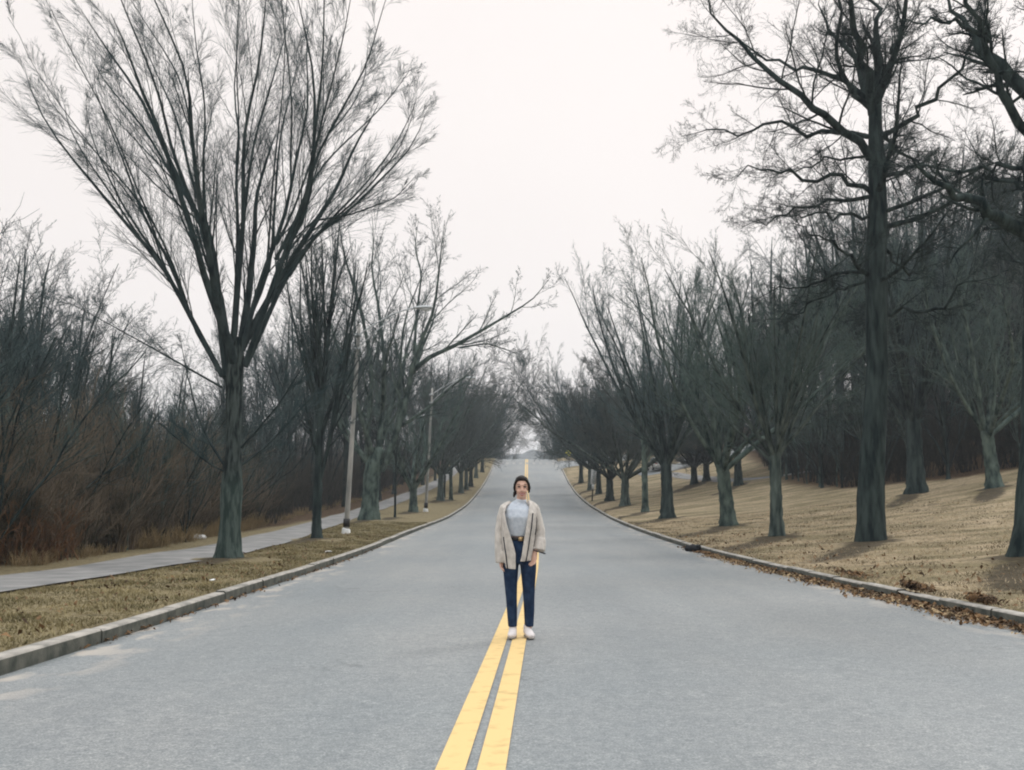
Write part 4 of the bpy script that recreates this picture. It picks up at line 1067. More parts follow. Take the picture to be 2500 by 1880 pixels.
M['blade_r'] = mat('blade_straw', (.12, .10, .062), (.47, .39, .265), .8, .9, detail=7, spec=.1, lo=.40, hi=.56)
M['blade_l'] = mat('blade_olive', (.10, .09, .045), (.30, .255, .14), 1.3, .9, detail=6, spec=.1)
blades(60000, lambda y, n: XL(y) - .19 - gb.uniform(0, 1, n) * (XL(y) - .19 - np.interp(y, [0, 14.6, 23.5, 31, 45, 60], [-7.35, -7.45, -7.1, -7.2, -8.3, -9.0])), 'grass', M['blade_l'], 'dull olive winter grass between the left kerb and the footpath')
blades(80000, lambda y, n: XR(y) + .19 + gb.uniform(0, 1, n) ** 1.2 * 13, 'grass', M['blade_r'], 'dry straw-coloured winter grass of the right lawn')

# low wooded hills far beyond the crest
M['hill'] = mat('hill_woods', (.045, .055, .055), (.095, .10, .095), .05, .95, detail=8, spec=.05)
hx_ = np.linspace(-700, 900, 161); rows_ = []
for q, yq in enumerate(np.linspace(700, 1300, 7)):
    hz = (np.sin(q / 6 * math.pi * .95) * 58 + 0) * (.75 + .18 * np.sin(hx_ / 170 + 1) + .07 * np.sin(hx_ / 37)) + 1.6 * np.random.default_rng(q).normal(0, 1, 161) - 9
    rows_.append(np.stack([hx_, np.full(161, yq), hz], 1))
V = np.concatenate(rows_); i = np.arange(6)[:, None] * 161; j = np.arange(160)[None]
mb = MB(); mb.add(V, [np.stack([i + j, i + j + 1, i + 161 + j + 1, i + 161 + j], -1).reshape(-1, 4)])
tag(link('hills', mb.mesh('hills', M['hill'])), kind='structure')
# the winter air
hz_m = bpy.data.materials.new('haze'); hz_m.use_nodes = True; n_ = hz_m.node_tree.nodes; n_.clear()
ou = n_.new('ShaderNodeOutputMaterial'); pv = n_.new('ShaderNodeVolumePrincipled')
pv.inputs['Color'].default_value = (.86, .93, 1.0, 1); pv.inputs['Density'].default_value = HAZE; pv.inputs['Anisotropy'].default_value = .2
hz_m.node_tree.links.new(pv.outputs[0], ou.inputs['Volume'])
mb = MB(); mb.box((0, 2490, 25), (8300, 5100, 100))
tag(link('haze', mb.mesh('haze', hz_m)), 'thin pale winter haze softening the far trees', 'haze', kind='stuff')

# ------------------------------------------------------------------ street furniture, cars, litter
M['pole'] = mat('weathered_pole', (.20, .21, .20), (.44, .43, .40), 2.2, .85, .004, 30, (1, 1, .35), detail=5)
M['galv'] = mat('galvanised_metal', (.38, .41, .42), (.52, .55, .56), 6, .5, metal=.4)
M['black'] = mat('black_paint', (.012, .013, .014), (.03, .03, .03), 6, .6)
M['white'] = mat('white_enamel', (.62, .64, .64), (.74, .75, .74), 5, .5)
M['lens'] = mat('lamp_lens', (.55, .58, .58), (.68, .70, .70), 4, .3)
M['sign_yellow'] = mat('sign_yellow', (.80, .76, .03), (.88, .84, .05), 3, .5)
M['sign_red'] = mat('sign_red', (.40, .06, .05), (.50, .10, .08), 3, .5)
M['sign_back'] = mat('sign_grey', (.40, .37, .36), (.52, .48, .47), 3, .6)
M['post'] = mat('sign_post', (.035, .037, .032), (.07, .07, .06), 8, .8)
M['print'] = mat('sign_print', (.10, .17, .20), (.20, .28, .30), 8, .7)

def lamp():
    o = empty('street_lamp')
    mb = MB(); z = np.linspace(0, 8.45, 12)
    mb.tube(np.stack([.38 * (z / 8.45), 0 * z, z], 1), (.108 - .04 * z / 8.45), 14)
    part('pole', mb.mesh('pole', M['pole'], True), o)
    mb = MB(); mb.tube([(0, 0, -.1), (0, 0, .02), (0, 0, .2), (.01, 0, .24)], [.19, .185, .16, .13], 14)
    part('base', mb.mesh('base', M['white']), o)
    mb = MB(); mb.tube([(.012, 0, .30), (.02, 0, .62)], [.132, .130], 14)
    part('band', mb.mesh('band', M['black']), o)
    t = np.linspace(0, 1, 12)
    top = np.stack([.33 + 2.35 * t, -.05 * t, 8.0 + 1.13 * np.sin(t * 1.45)], 1)
    low = np.stack([.32 + 1.5 * t, -.03 * t, 7.45 + 1.35 * t ** .9], 1)
    mb = MB(); mb.tube(top, .032, 8); mb.tube(low, .022, 8)
    for k in (3, 6): mb.tube([low[k], top[k - 1 if k == 3 else k - 2]], .014, 6)
    mb.box((.33, 0, 8.0), (.30, .28, .10)); mb.box((.32, 0, 7.45), (.30, .28, .08))
    part('arm', mb.mesh('arm', M['galv']), o)
    mb = MB(); x = np.array([0, .08, .22, .42, .62, .74, .78])
    mb.tube(np.stack([2.6 + x, 0 * x - .05, 9.14 + .02 * x], 1), [.05, .06, .11, .15, .14, .09, .03], 14, ry=[.04, .05, .07, .085, .08, .05, .02])
    h = part('lamp_head', mb.mesh('lamp_head', M['galv'], True), o)
    mb = MB(); mb.ell((3.08, -.05, 9.09), (.20, .12, .08), 14, 8)
    g = part('lens', mb.mesh('lens', M['lens'], True), h)
    return o
la = lamp(); la.location = (-6.60, 40, Gz(-6.6, 40) - .02)
tag(la, 'nearer lamp post with pale mottled pole, black band and white base, arm over the road', 'street lamp', 'street lamps on the left verge')
lb = copy_tree(la); lb.location = (-5.85, 68, Gz(-5.85, 68) - .02)
tag(lb, 'farther, smaller-looking lamp post behind the massive maple on the left verge', 'street lamp', 'street lamps on the left verge')

def octagon(mb, c, r, th=.02, n=8):
    a = (np.arange(n) + .5) * 2 * math.pi / n
    A = np.stack([c[0] + r * np.cos(a), np.full(n, c[1] - th / 2), c[2] + r * np.sin(a)], 1); B = A + [0, th, 0]
    V = np.concatenate([A, B]); j = np.arange(n); k = (j + 1) % n
    mb.add(V, [[list(j)], [list(j[::-1] + n)], np.stack([j, j + n, k + n, k], 1)])
    return mb
# yellow crossing sign
o = empty('crossing_sign', (8.35, 146.2, Gz(8.35, 146.2)))
mb = MB(); mb.box((0, .04, 1.3), (.09, .05, 2.7)); part('post', mb.mesh('post', M['post']), o)
mb = MB(); octagon(mb, (0, 0, 2.15), .56, .02, 4); 
V = mb.V[0]; 
mb = MB(); a = np.array([0, 1, 2, 3]) * math.pi / 2
A = np.stack([.56 * np.cos(a), np.full(4, -.01), 2.15 + .56 * np.sin(a)], 1); V = np.concatenate([A, A + [0, .02, 0]])
mb.add(V, [[[0, 1, 2, 3], [7, 6, 5, 4], [0, 4, 5, 1], [1, 5, 6, 2], [2, 6, 7, 3], [3, 7, 4, 0]]])
pn = part('panel', mb.mesh('panel', M['sign_yellow']), o)
mb = MB(); mb.ell((0, -.02, 2.38), (.055, .012, .06)); mb.box((0, -.02, 2.2), (.09, .016, .24)); mb.box((-.07, -.02, 1.98), (.06, .016, .26), 0); mb.box((.07, -.02, 1.98), (.06, .016, .26)); mb.box((.1, -.02, 2.22), (.14, .016, .05))
part('walker_symbol', mb.mesh('walker_symbol', M['black']), pn)
mb = MB(); mb.box((.03, 0, 1.42), (.42, .02, .28)); part('plaque', mb.mesh('plaque', M['sign_back']), o)
tag(o, 'yellow diamond sign with black walking figure at the corner of the side road', 'road sign')
# white tall parking sign
o = empty('parking_sign', (7.02, 88, Gz(7.02, 88))); o.rotation_euler = (0, math.radians(4), math.radians(-18))
mb = MB(); mb.box((0, .03, 1.3), (.10, .06, 2.7)); part('post', mb.mesh('post', M['post']), o)
mb = MB(); mb.box((.02, -.01, 2.12), (.48, .012, 1.28)); pn = part('panel', mb.mesh('panel', M['white']), o)
mb = MB()
for k in range(9):
    wd = .34 - .09 * (k % 3)
    mb.box((.02 + .02 * (k % 2), -.02, 2.66 - .13 * k), (wd, .006, .055 if k % 3 else .035))
part('print', mb.mesh('print', M['print']), pn)
mb = MB(); mb.box((.02, -.01, 1.25), (.22, .012, .42)); part('plate', mb.mesh('plate', M['white']), o)
tag(o, 'tall narrow white sign with faded print, tilted on a dark post beside the right kerb', 'road sign')
# pale round sign with a small white plate beyond the crest
o = empty('round_sign', (8.45, 171, Gz(8.45, 171)))
mb = MB(); mb.box((0, .03, 1.1), (.09, .05, 2.3)); part('post', mb.mesh('post', M['post']), o)
mb = MB(); octagon(mb, (0, -.01, 2.0), .34); part('panel', mb.mesh('panel', M['sign_back']), o)
mb = MB(); mb.box((0, -.01, 1.38), (.30, .02, .36)); part('plate', mb.mesh('plate', M['white']), o)
tag(o, 'pale grey eight-sided sign above a small white plate at the crest, right side', 'road sign')
# red sign on the side road
o = empty('red_sign', (14.2, 145.0, Gz(14.2, 145.0))); o.rotation_euler = (0, 0, math.radians(35))
mb = MB(); mb.box((0, .03, 1.1), (.08, .05, 2.3)); part('post', mb.mesh('post', M['post']), o)
mb = MB(); octagon(mb, (0, 0, 2.05), .38); pn = part('panel', mb.mesh('panel', M['white']), o)
mb = MB(); octagon(mb, (0, -.012, 2.05), .34, .01); part('face', mb.mesh('face', M['sign_red']), pn)
tag(o, 'small red eight-sided sign half hidden by branches beside the side road', 'road sign')

# parked cars
M['car_dark'] = mat('dark_car_paint', (.012, .014, .018), (.02, .022, .026), 3, .25, spec=.6)
M['car_white'] = mat('white_car_paint', (.62, .62, .60), (.68, .68, .66), 3, .3, spec=.6)
M['glass'] = mat('car_glass', (.05, .09, .11), (.09, .14, .17), 2, .08, spec=.8)
M['tyre'] = mat('tyre_rubber', (.015, .015, .015), (.03, .03, .03), 9, .8)
M['rim'] = mat('wheel_rim', (.35, .36, .37), (.45, .46, .47), 5, .35, metal=.7)
M['lamp_glass'] = mat('headlamp_glass', (.6, .6, .58), (.7, .7, .68), 4, .15, spec=.7)
M['tail'] = mat('tail_lamp', (.25, .02, .02), (.35, .03, .03), 4, .25)
def car(x, y, rz, paint, label, sc=1.0):
    o = empty('parked_car', (x, y, Gz(x, y) + .06), rz, sc)
    st = [(-2.25, .45, .62, .62), (-2.18, .30, .86, .80), (-1.7, .22, .98, .88), (-.9, .2, 1.02, .90), (0, .2, 1.02, .91), (.9, .2, 1.0, .90), (1.6, .22, .90, .87), (2.1, .28, .74, .78), (2.25, .38, .58, .62)]
    rings = []
    for (sx, z0, z1, hw) in st:
        a = np.linspace(0, 2 * math.pi, 16, endpoint=False)
        cx = np.sign(np.cos(a)) * np.abs(np.cos(a)) ** .45; sz = np.sign(np.sin(a)) * np.abs(np.sin(a)) ** .45
        rings.append(np.stack([np.full(16, sx), hw * cx, (z0 + z1) / 2 + (z1 - z0) / 2 * sz], 1))
    def loft(R):
        V = np.concatenate(R); n = len(R); s = len(R[0]); i = np.arange(n - 1)[:, None] * s; j = np.arange(s)[None]; k = (j + 1) % s
        mb = MB(); mb.add(V, [np.stack([i + j, i + s + j, i + s + k, i + k], -1).reshape(-1, 4), [list(range(s))], [list(range(n * s - 1, (n - 1) * s - 1, -1))]]); return mb
    part('body', loft(rings).mesh('body', paint, True), o)
    def cab(stn, q):
        R = []
        for (sx, zt, hb, ht) in stn:
            R.append(np.array([(sx, -hb, .95), (sx, -ht, zt), (sx, ht, zt), (sx, hb, .95)]) + [0, 0, 0]); R[-1][:, 2] += q
        return loft(R)
    part('window', cab([(-1.95, 1.0, .78, .70), (-1.35, 1.42, .82, .62), (-.5, 1.50, .83, .64), (.35, 1.46, .83, .63), (1.15, 1.0, .80, .72)], 0).mesh('window', M['glass']), o)
    part('roof', cab([(-1.35, .50, .60, .56), (-.5, .57, .62, .58), (.35, .53, .61, .57)], 0).mesh('roof', paint), o) if False else None
    mb = MB(); mb.box((-.5, 0, 1.50), (1.75, 1.22, .06)); part('roof', mb.mesh('roof', paint), o)
    for wx in (-1.4, 1.42):
        for s in (-1, 1):
            mb = MB(); mb.tube([(wx, s * .72, .33), (wx, s * .92, .33)], .33, 20); w_ = part('wheel', mb.mesh('wheel', M['tyre']), o)
            mb = MB(); mb.tube([(wx, s * .90, .33), (wx, s * .935, .33)], .2, 14); part('rim', mb.mesh('rim', M['rim']), w_)
    for s in (-1, 1):
        mb = MB(); mb.ell((2.16, s * .58, .66), (.10, .18, .08)); part('headlight', mb.mesh('headlight', M['lamp_glass'], True), o)
        mb = MB(); mb.ell((-2.20, s * .62, .80), (.05, .16, .09)); part('tail_light', mb.mesh('tail_light', M['tail'], True), o)
    return tag(o, label, 'car')
car(21.4, 116, math.radians(176), M['car_dark'], 'dark parked car side-on beyond the lawn, behind the two dark trunks', 1.0)
car(17.3, 119, math.radians(95), M['car_white'], 'white parked car mostly hidden behind the trunk of the tall maple', 1.0)
xs = np.arange(15, 34, 1.0); yy = np.linspace(114.4, 124, 10); X, Y = np.meshgrid(xs, yy); nx = len(xs)
i = np.arange(len(yy) - 1)[:, None] * nx; j = np.arange(nx - 1)[None]
mb = MB(); mb.add(np.stack([X, Y, G(X, Y) + .04], -1).reshape(-1, 3), [np.stack([i + j, i + j + 1, i + nx + j + 1, i + nx + j], -1).reshape(-1, 4)])
pk = mb.mesh('parking_area', M['asphalt'], True); float_attr(pk, 'edge', np.full(len(pk.vertices), .5)); float_attr(pk, 'seam', np.full(len(pk.vertices), 1.))
tag(link('parking_area', pk), kind='structure')

# black rubbish bag against the right kerb
M['bag'] = mat('black_plastic', (.004, .005, .007), (.012, .015, .018), 8, .55, .006, 14, spec=.15)
M['bag_pale'] = mat('pale_plastic', (.08, .13, .15), (.14, .20, .22), 8, .4, spec=.5)
rg = np.random.default_rng(4); mb = MB()
mb.ell((0, 0, .06), (.20, .12, .075)); mb.ell((-.12, -.02, .045), (.10, .09, .06)); mb.ell((.10, .02, .075), (.09, .08, .07))
for _ in range(14): mb.ell((rg.uniform(-.17, .17), rg.uniform(-.09, .07), rg.uniform(.03, .12)), (rg.uniform(.03, .06), rg.uniform(.02, .05), rg.uniform(.015, .035)))
o = link('rubbish_bag', remeshed(mb, 'rubbish_bag', M['bag'], .012, 2)); bx = float(XR(30.8)) - .21
o.location = (bx, 30.8, float(zroad(bx, 30.8)) + .01); o.rotation_euler = (0, 0, -.3); o.scale = (1.25, 1.2, 1.45)
tag(o, 'small crumpled black plastic bag lying in the gutter against the right kerb', 'bag')
mb = MB(); mb.ell((.085, -.045, .085), (.055, .045, .045)); part('pale_patch', mb.mesh('pale_patch', M['bag_pale'], True), o)

# fallen leaves
M['leaf'] = mat('dead_leaf', (.045, .028, .016), (.21, .125, .06), 2.7, .85, detail=8, spec=.2, lo=.38, hi=.62)
M['leaf_l'] = mat('dead_leaf_pale', (.16, .11, .06), (.40, .30, .17), 3.1, .85, detail=8, spec=.2)
def leaves(name, x, y, z, mt, label, smin=.025, smax=.06):
    n = len(x); rg = np.random.default_rng(n)
    a = rg.uniform(0, 6.28, n); s = rg.uniform(smin, smax, n); t = rg.normal(0, .5, (n, 2))
    u = np.stack([np.cos(a), np.sin(a), t[:, 0]], 1) * s[:, None]; v = np.stack([-np.sin(a), np.cos(a), t[:, 1]], 1) * s[:, None] * .6
    c = np.stack([x, y, z + s * .35], 1); up = np.array([0, 0, 1]) * (s * rg.uniform(.1, .5, n))[:, None]
    V = np.stack([c - u, c - v * .8 + up, c + u, c + v * .8 + up, ], 1).reshape(-1, 3)
    q = np.arange(n)[:, None] * 4
    F = np.concatenate([q + [0, 1, 3], q + [1, 2, 3]])
    return tag(link(name, mesh_np(name, V, [F], mt)), label, 'leaves', kind='stuff')
rg = np.random.default_rng(6); n = 7500
y = 7 + rg.uniform(0, 1, n) ** 1.2 * 26; wv = .13 + .05 * np.sin(y * 2.1) + .06 * np.interp(y, [8, 14, 24], [1, .8, 0])
x = XR(y) - np.abs(rg.normal(0, 1, n)) * wv - .01
k = (np.abs(y - 30.8) > .45) & ((y > 28.5) | (y < 99)); x, y = x[k], y[k]; leaves('fallen_leaves', x, y, zroad(x, y) + rg.uniform(0, .045, len(x)) * np.clip(1 - (XR(y) - x) / .25, 0, 1), M['leaf'], 'brown fallen leaves piled in the gutter along the right kerb', .02, .05)
n = 900; y = 7 + rg.uniform(0, 1, n) * 22; x = XR(y) - np.abs(rg.normal(0, 1, n)) * .25 - .02
leaves('fallen_leaves', x, y, zroad(x, y) + .02, M['leaf_l'], 'pale tan fallen leaves scattered over the gutter at the right kerb', .025, .05)
cx, cy = [], []
for (gx_, gy_, nn, sp) in ((6.0, 15.3, 1000, .11), (6.0, 13.2, 900, .10), (6.2, 18.6, 200, .2)):
    cx.append(gx_ + rg.normal(0, sp, nn)); cy.append(gy_ + rg.normal(0, sp * 1.9, nn))
x = np.concatenate(cx); y = np.concatenate(cy)
z = np.maximum(G(x, y), zroad(x, y)) + rg.uniform(0, .10, len(x)) * np.exp(-((x - 6.03) / .2) ** 2)
leaves('leaf_clump', x, y, z, M['leaf'], 'dark brown leaf clumps heaped over breaks in the right kerb', .03, .06)
n = 650; y = 9 + rg.uniform(0, 1, n) * 30; x = XR(y) + .2 + rg.exponential(2.5, n)
leaves('fallen_leaves', x, y, G(x, y) + .03, M['leaf'], 'brown fallen leaves scattered over the right lawn near the kerb', .03, .06)
n = 700; y = 9 + rg.uniform(0, 1, n) * 30; x = XL(y) - .2 - rg.uniform(0, 2.6, n)
leaves('fallen_leaves', x, y, G(x, y) + .02, M['leaf'], 'brown fallen leaves scattered over the left verge', .02, .05)
n = 260; y = 9 + rg.uniform(0, 1, n) * 24; x = XL(y) + np.abs(rg.normal(0, .07, n)) + .01
leaves('fallen_leaves', x, y, zroad(x, y) + .01, M['leaf'], 'brown leaves and grit caught along the foot of the left kerb', .02, .05)

# old snow behind the brush, scraps of paper on the verge
M['snow'] = mat('old_snow', (.66, .68, .69), (.80, .80, .79), 7, .7, .01, 30)
mb = MB()
for k in range(11):
    sx = -12.3 + k * .125 + (.0 if k < 4 else .08); mb.ell((sx, 36 + .25 * math.sin(k * 2.1) - .06 * k, Gz(sx, 36) + .05), (.10 + .05 * (k % 3), .2, .10 + .03 * (k % 2)))
tag(link('snow_patch', remeshed(mb, 'snow_patch', M['snow'], .03, 3)), 'small white remnant of old snow under the brush left of the vase-shaped tree', 'snow', kind='stuff')
for k, (x, y, s, lb) in enumerate([(-5.1, 17.2, .07, 'crumpled white scrap of paper lying on the left verge near the front'), (-5.0, 27.5, .10, 'small white scrap of paper near the kerb right of the vase-shaped tree')]):
    mb = MB(); q = np.random.default_rng(k)
    for _ in range(6): mb.ell(q.normal(0, s * .4, 3) * [1, 1, .2], (s * q.uniform(.3, .8), s * q.uniform(.3, .6), s * .12))
    o = link('paper_scrap', remeshed(mb, 'paper_scrap', M['white'], .008, 1)); o.location = (x, y, Gz(x, y) + .03); tag(o, lb, 'litter')

# ------------------------------------------------------------------ the woman standing on the centre line
def skin_mat():
    return mat('skin', (.56, .35, .27), (.64, .42, .33), 9, .55, spec=.35)
M['skin'] = skin_mat()
M['knit'] = mat('pale_blue_knit', (.45, .51, .58), (.57, .62, .68), 30, .9, .004, 160, (1, 1, 1), spec=.15)
M['denim'] = mat('denim', (.007, .019, .050), (.019, .042, .092), 14, .85, .003, 120, spec=.2)
M['cardi'] = mat('oatmeal_knit', (.47, .445, .41), (.64, .605, .56), 22, .95, .006, 90, (1, 1, .6), spec=.1)
M['stripe'] = mat('dark_stripe', (.018, .022, .030), (.045, .05, .06), 20, .9, spec=.1)
M['hair'] = mat('dark_hair', (.006, .005, .005), (.020, .014, .011), 40, .6, .003, 120, (1, 1, .2), spec=.2)
M['shoe'] = mat('white_leather', (.62, .58, .57), (.72, .68, .67), 12, .55, spec=.3)
M['sole'] = mat('shoe_sole', (.20, .19, .17), (.34, .32, .29), 10, .8)
M['belt'] = mat('black_leather', (.008, .007, .007), (.02, .017, .015), 12, .4, spec=.5)
M['brass'] = mat('brass_buckle', (.40, .27, .13), (.55, .40, .22), 9, .35, metal=.6)
M['lip'] = mat('lips', (.36, .10, .10), (.42, .13, .12), 10, .5)
M['teeth'] = mat('teeth', (.62, .58, .52), (.68, .64, .58), 10, .4)
M['eye'] = mat('eye', (.015, .010, .008), (.03, .02, .016), 10, .2, spec=.6)
M['eyew'] = mat('eye_white', (.50, .46, .43), (.58, .54, .5), 10, .3)
M['lash'] = mat('lash', (.05, .03, .024), (.09, .055, .04), 10, .8)
PX, PY = .077, 10.4
per = empty('person', (PX, PY, float(zroad(PX, PY)) + .010))
def tb(mb, pts, r, s=14, ry=None, ref=None): mb.tube(np.array(pts, float), r, s, ry, True, ref)
Xr = np.array([1., 0, 0])
body = MB()
hx = .024
body.ell((hx, .008, 1.545), (.070, .088, .092)); body.ell((hx, -.022, 1.475), (.054, .062, .062)); body.ell((hx + .002, -.050, 1.432), (.028, .032, .024))
body.ell((hx - .030, -.058, 1.482), (.024, .024, .022)); body.ell((hx + .034, -.058, 1.482), (.024, .024, .022))
tb(body, [(hx + .003, -.078, 1.528), (hx + .003, -.094, 1.505), (hx + .003, -.104, 1.490), (hx + .003, -.092, 1.478)], [.009, .010, .013, .012], 10)
body.ell((hx - .008, -.088, 1.485), (.010, .012, .008)); body.ell((hx + .016, -.088, 1.485), (.010, .012, .008))
tb(body, [(hx - .04, -.066, 1.548), (hx + .003, -.078, 1.548), (hx + .044, -.066, 1.548)], .011, 8)
for s in (-1, 1): body.ell((hx + s * .072, .012, 1.508), (.010, .018, .030))
tb(body, [(.015, .022, 1.30), (.018, .014, 1.38), (hx, .005, 1.46)], [.058, .050, .050], 14)
# torso, arms, legs
tb(body, [(.0, .0, .80), (0, .005, .84), (0, .005, .90), (0, .0, 1.02), (.0, .0, 1.15), (0, .005, 1.27), (0, .010, 1.33), (0, .01, 1.36)],
   [.08, .115, .122, .106, .110, .125, .100, .045], 18, [.06, .075, .082, .076, .08, .075, .05, .035], Xr)
LA = [(-.145, .01, 1.305), (-.180, .015, 1.20), (-.196, .02, 1.07), (-.192, .0, .95), (-.186, -.03, .83)]
RA = [(.145, .01, 1.305), (.180, .02, 1.20), (.205, .03, 1.08), (.188, -.01, .97), (.160, -.06, .865)]
for A in (LA, RA): tb(body, A, [.042, .038, .034, .031, .026], 12)
LL = [(-.082, .0, .86), (-.090, -.005, .66), (-.083, -.005, .46), (-.078, .015, .28), (-.070, .02, .09)]
RL = [(.082, .0, .86), (.092, -.005, .66), (.095, -.005, .46), (.100, .015, .28), (.096, .02, .09)]
for A in (LL, RL): tb(body, A, [.066, .062, .044, .040, .033], 14)
def hand(w, d, side, palm_n):
    """w wrist, d direction of the fingers, palm_n sideways spread direction"""
    w = np.array(w, float); d = norm(np.array(d, float)); q = norm(np.array(palm_n, float)); nrm = np.cross(d, q)
    tb(body, [w - d * .02, w + d * .03, w + d * .06, w + d * .088], [.024, .034, .039, .036], 12, [.017, .015, .015, .013], q)
    for k, (o_, l_) in enumerate(((-.029, .060), (-.010, .073), (.010, .069), (.028, .054))):
        b0 = w + d * .080 + q * o_; c = nrm * (.010 + .004 * k) * side
        tb(body, [b0, b0 + d * l_ * .45 + c * .3, b0 + d * l_ * .8 + c * 1.1, b0 + d * l_ * .98 + c * 2.1], [.0095, .009, .0085, .0065], 8)
    b0 = w + d * .022 - q * .030
    tb(body, [b0, b0 + d * .03 - q * .022, b0 + d * .058 - q * .030, b0 + d * .078 - q * .026], [.014, .0125, .0105, .008], 8)
hand((.158, -.066, .862), (-.22, -.16, -1), 1, (1, -.45, -.10))
hand((-.186, -.034, .815), (.02, -.05, -1), -1, (-.5, -.85, -.0))
bo = part('body', remeshed(body, 'body', M['skin'], .0052, 3), per)
# face
for s, ex in ((-1, hx - .027), (1, hx + .033)):
    mb = MB(); mb.ell((ex, -.0725, 1.526), (.0125, .0060, .0055), 12, 8); e_ = part('eye', mb.mesh('eye', M['eyew'], True), bo)
    mb = MB(); mb.ell((ex, -.0765, 1.5265), (.0088, .0042, .0062), 12, 8); part('iris', mb.mesh('iris', M['eye'], True), e_)
    mb = MB(); tb(mb, [(ex - .016, -.070, 1.528), (ex - .007, -.077, 1.5335), (ex + .007, -.077, 1.5335), (ex + .016, -.070, 1.528)], .0034, 8); part('eyelashes', mb.mesh('eyelashes', M['lash'], True), bo)
    mb = MB(); tb(mb, [(ex - .022, -.073, 1.550), (ex, -.084, 1.556), (ex + .020, -.076, 1.551)], [.002, .003, .002], 8); part('eyebrow', mb.mesh('eyebrow', M['lash'], True), bo)
mb = MB(); c = hx + .003
tb(mb, [(c - .032, -.068, 1.468), (c - .014, -.083, 1.461), (c, -.087, 1.4600), (c + .014, -.083, 1.461), (c + .032, -.068, 1.468)], [.002, .0045, .005, .0045, .002], 8)
tb(mb, [(c - .031, -.069, 1.467), (c - .013, -.081, 1.4465), (c, -.085, 1.4440), (c + .013, -.081, 1.4465), (c + .031, -.069, 1.467)], [.002, .0055, .006, .0055, .002], 8)
part('lips', mb.mesh('lips', M['lip'], True), bo)
mb = MB(); mb.ell((c, -.0805, 1.454), (.022, .0065, .0065), 12, 8); part('teeth', mb.mesh('teeth', M['teeth'], True), bo)
# hair: pulled back from a high forehead, loose low bunch behind the neck
h = MB()
h.ell((hx, .032, 1.562), (.079, .082, .082)); h.ell((hx, -.006, 1.608), (.064, .074, .036)); h.ell((hx, .03, 1.60), (.060, .065, .050))
h.ell((hx, .07, 1.50), (.060, .045, .06)); h.ell((-.046, .050, 1.465), (.020, .026, .024)); h.ell((-.056, .045, 1.440), (.012, .015, .022))
tb(h, [(hx - .012, -.066, 1.612), (hx - .048, -.052, 1.596), (hx - .070, -.030, 1.560), (hx - .078, -.012, 1.520), (hx - .072, .0, 1.480)], [.010, .014, .014, .013, .009], 10)
tb(h, [(hx + .018, -.066, 1.612), (hx + .050, -.050, 1.594), (hx + .072, -.030, 1.560), (hx + .080, -.012, 1.520), (hx + .074, -.004, 1.465)], [.010, .014, .014, .014, .009], 10)
part('hair', remeshed(h, 'hair', M['hair'], .006, 3), per)
# sweater with rolled neck
sw = MB()
tb(sw, [(0, .0, 1.022), (0, .0, 1.05), (0, -.01, 1.14), (0, -.018, 1.215), (0, -.006, 1.28), (0, .006, 1.318), (.008, .012, 1.355), (.014, .014, 1.375)],
   [.120, .130, .140, .155, .158, .132, .085, .062], 22, [.090, .099, .112, .128, .108, .080, .060, .056], Xr)
sw.ell((-.062, -.078, 1.215), (.062, .052, .055)); sw.ell((.070, -.078, 1.215), (.062, .052, .055))
tb(sw, [(.014, .012, 1.345), (.018, .008, 1.372), (.021, .003, 1.404)], [.064, .058, .057], 16)
for A in (LA[:2], RA[:2]): tb(sw, [A[0], (A[1][0] * .93, A[1][1], A[1][2])], [.046, .040], 12)
part('sweater', remeshed(sw, 'sweater', M['knit'], .008, 4), per)
# jeans
je = MB()
tb(je, [(0, .0, .74), (0, .006, .80), (0, .006, .88), (0, .002, .96), (0, .0, 1.018)], [.150, .162, .158, .132, .120], 20, [.095, .118, .118, .102, .092], Xr)
tb(je, [(-.085, .0, .84), (-.091, -.003, .69), (-.088, -.006, .52), (-.083, .0, .40), (-.077, .012, .27), (-.071, .018, .105)], [.088, .080, .066, .058, .054, .046], 16)
tb(je, [(.085, .0, .84), (.092, -.003, .69), (.094, -.006, .52), (.096, .0, .40), (.099, .012, .27), (.098, .018, .105)], [.088, .082, .067, .059, .055, .046], 16)
jo = part('jeans', remeshed(je, 'jeans', M['denim'], .0085, 3), per)
a = np.linspace(0, 2 * math.pi, 33)
mb = MB(); tb(mb, np.stack([.1255 * np.cos(a), .0975 * np.sin(a), np.full(33, .998)], 1), .016, 8, .005, np.array([0, 0, 1.]))
part('belt', mb.mesh('belt', M['belt'], True), jo)
mb = MB(); mb.box((.012, -.106, .998), (.046, .010, .040)); part('buckle', mb.mesh('buckle', M['brass']), jo)
# shoes
for nm, x0, ang in (('shoe', -.070, -.06), ('shoe', .086, .22)):
    def tr(p):
        p = np.array(p, float); c_, s_ = math.cos(ang), math.sin(ang)
        return np.stack([x0 + p[:, 0] * c_ - (p[:, 1]) * s_, p[:, 0] * s_ + p[:, 1] * c_, p[:, 2]], 1)
    mb = MB()
    tb(mb, tr([(0, .075, .055), (0, .04, .062), (0, -.02, .055), (0, -.09, .040), (0, -.14, .034), (0, -.165, .028)]), [.030, .040, .043, .047, .042, .018], 14, [.045, .050, .044, .030, .024, .014], Xr)
    tb(mb, tr([(0, .030, .05), (0, .022, .125)]), [.042, .040], 14)
    sh = part('shoe', remeshed(mb, 'shoe', M['shoe'], .006, 3), per)
    mb = MB()
    for (yy_, ww) in ((.06, .034), (.02, .042), (-.04, .046), (-.10, .048), (-.145, .040)):
        q = tr([(0, yy_, .012)])[0]; mb.ell(q, (ww, .040, .013), 14, 8)
    part('sole', remeshed(mb, 'sole', M['sole'], .006, 1), sh)
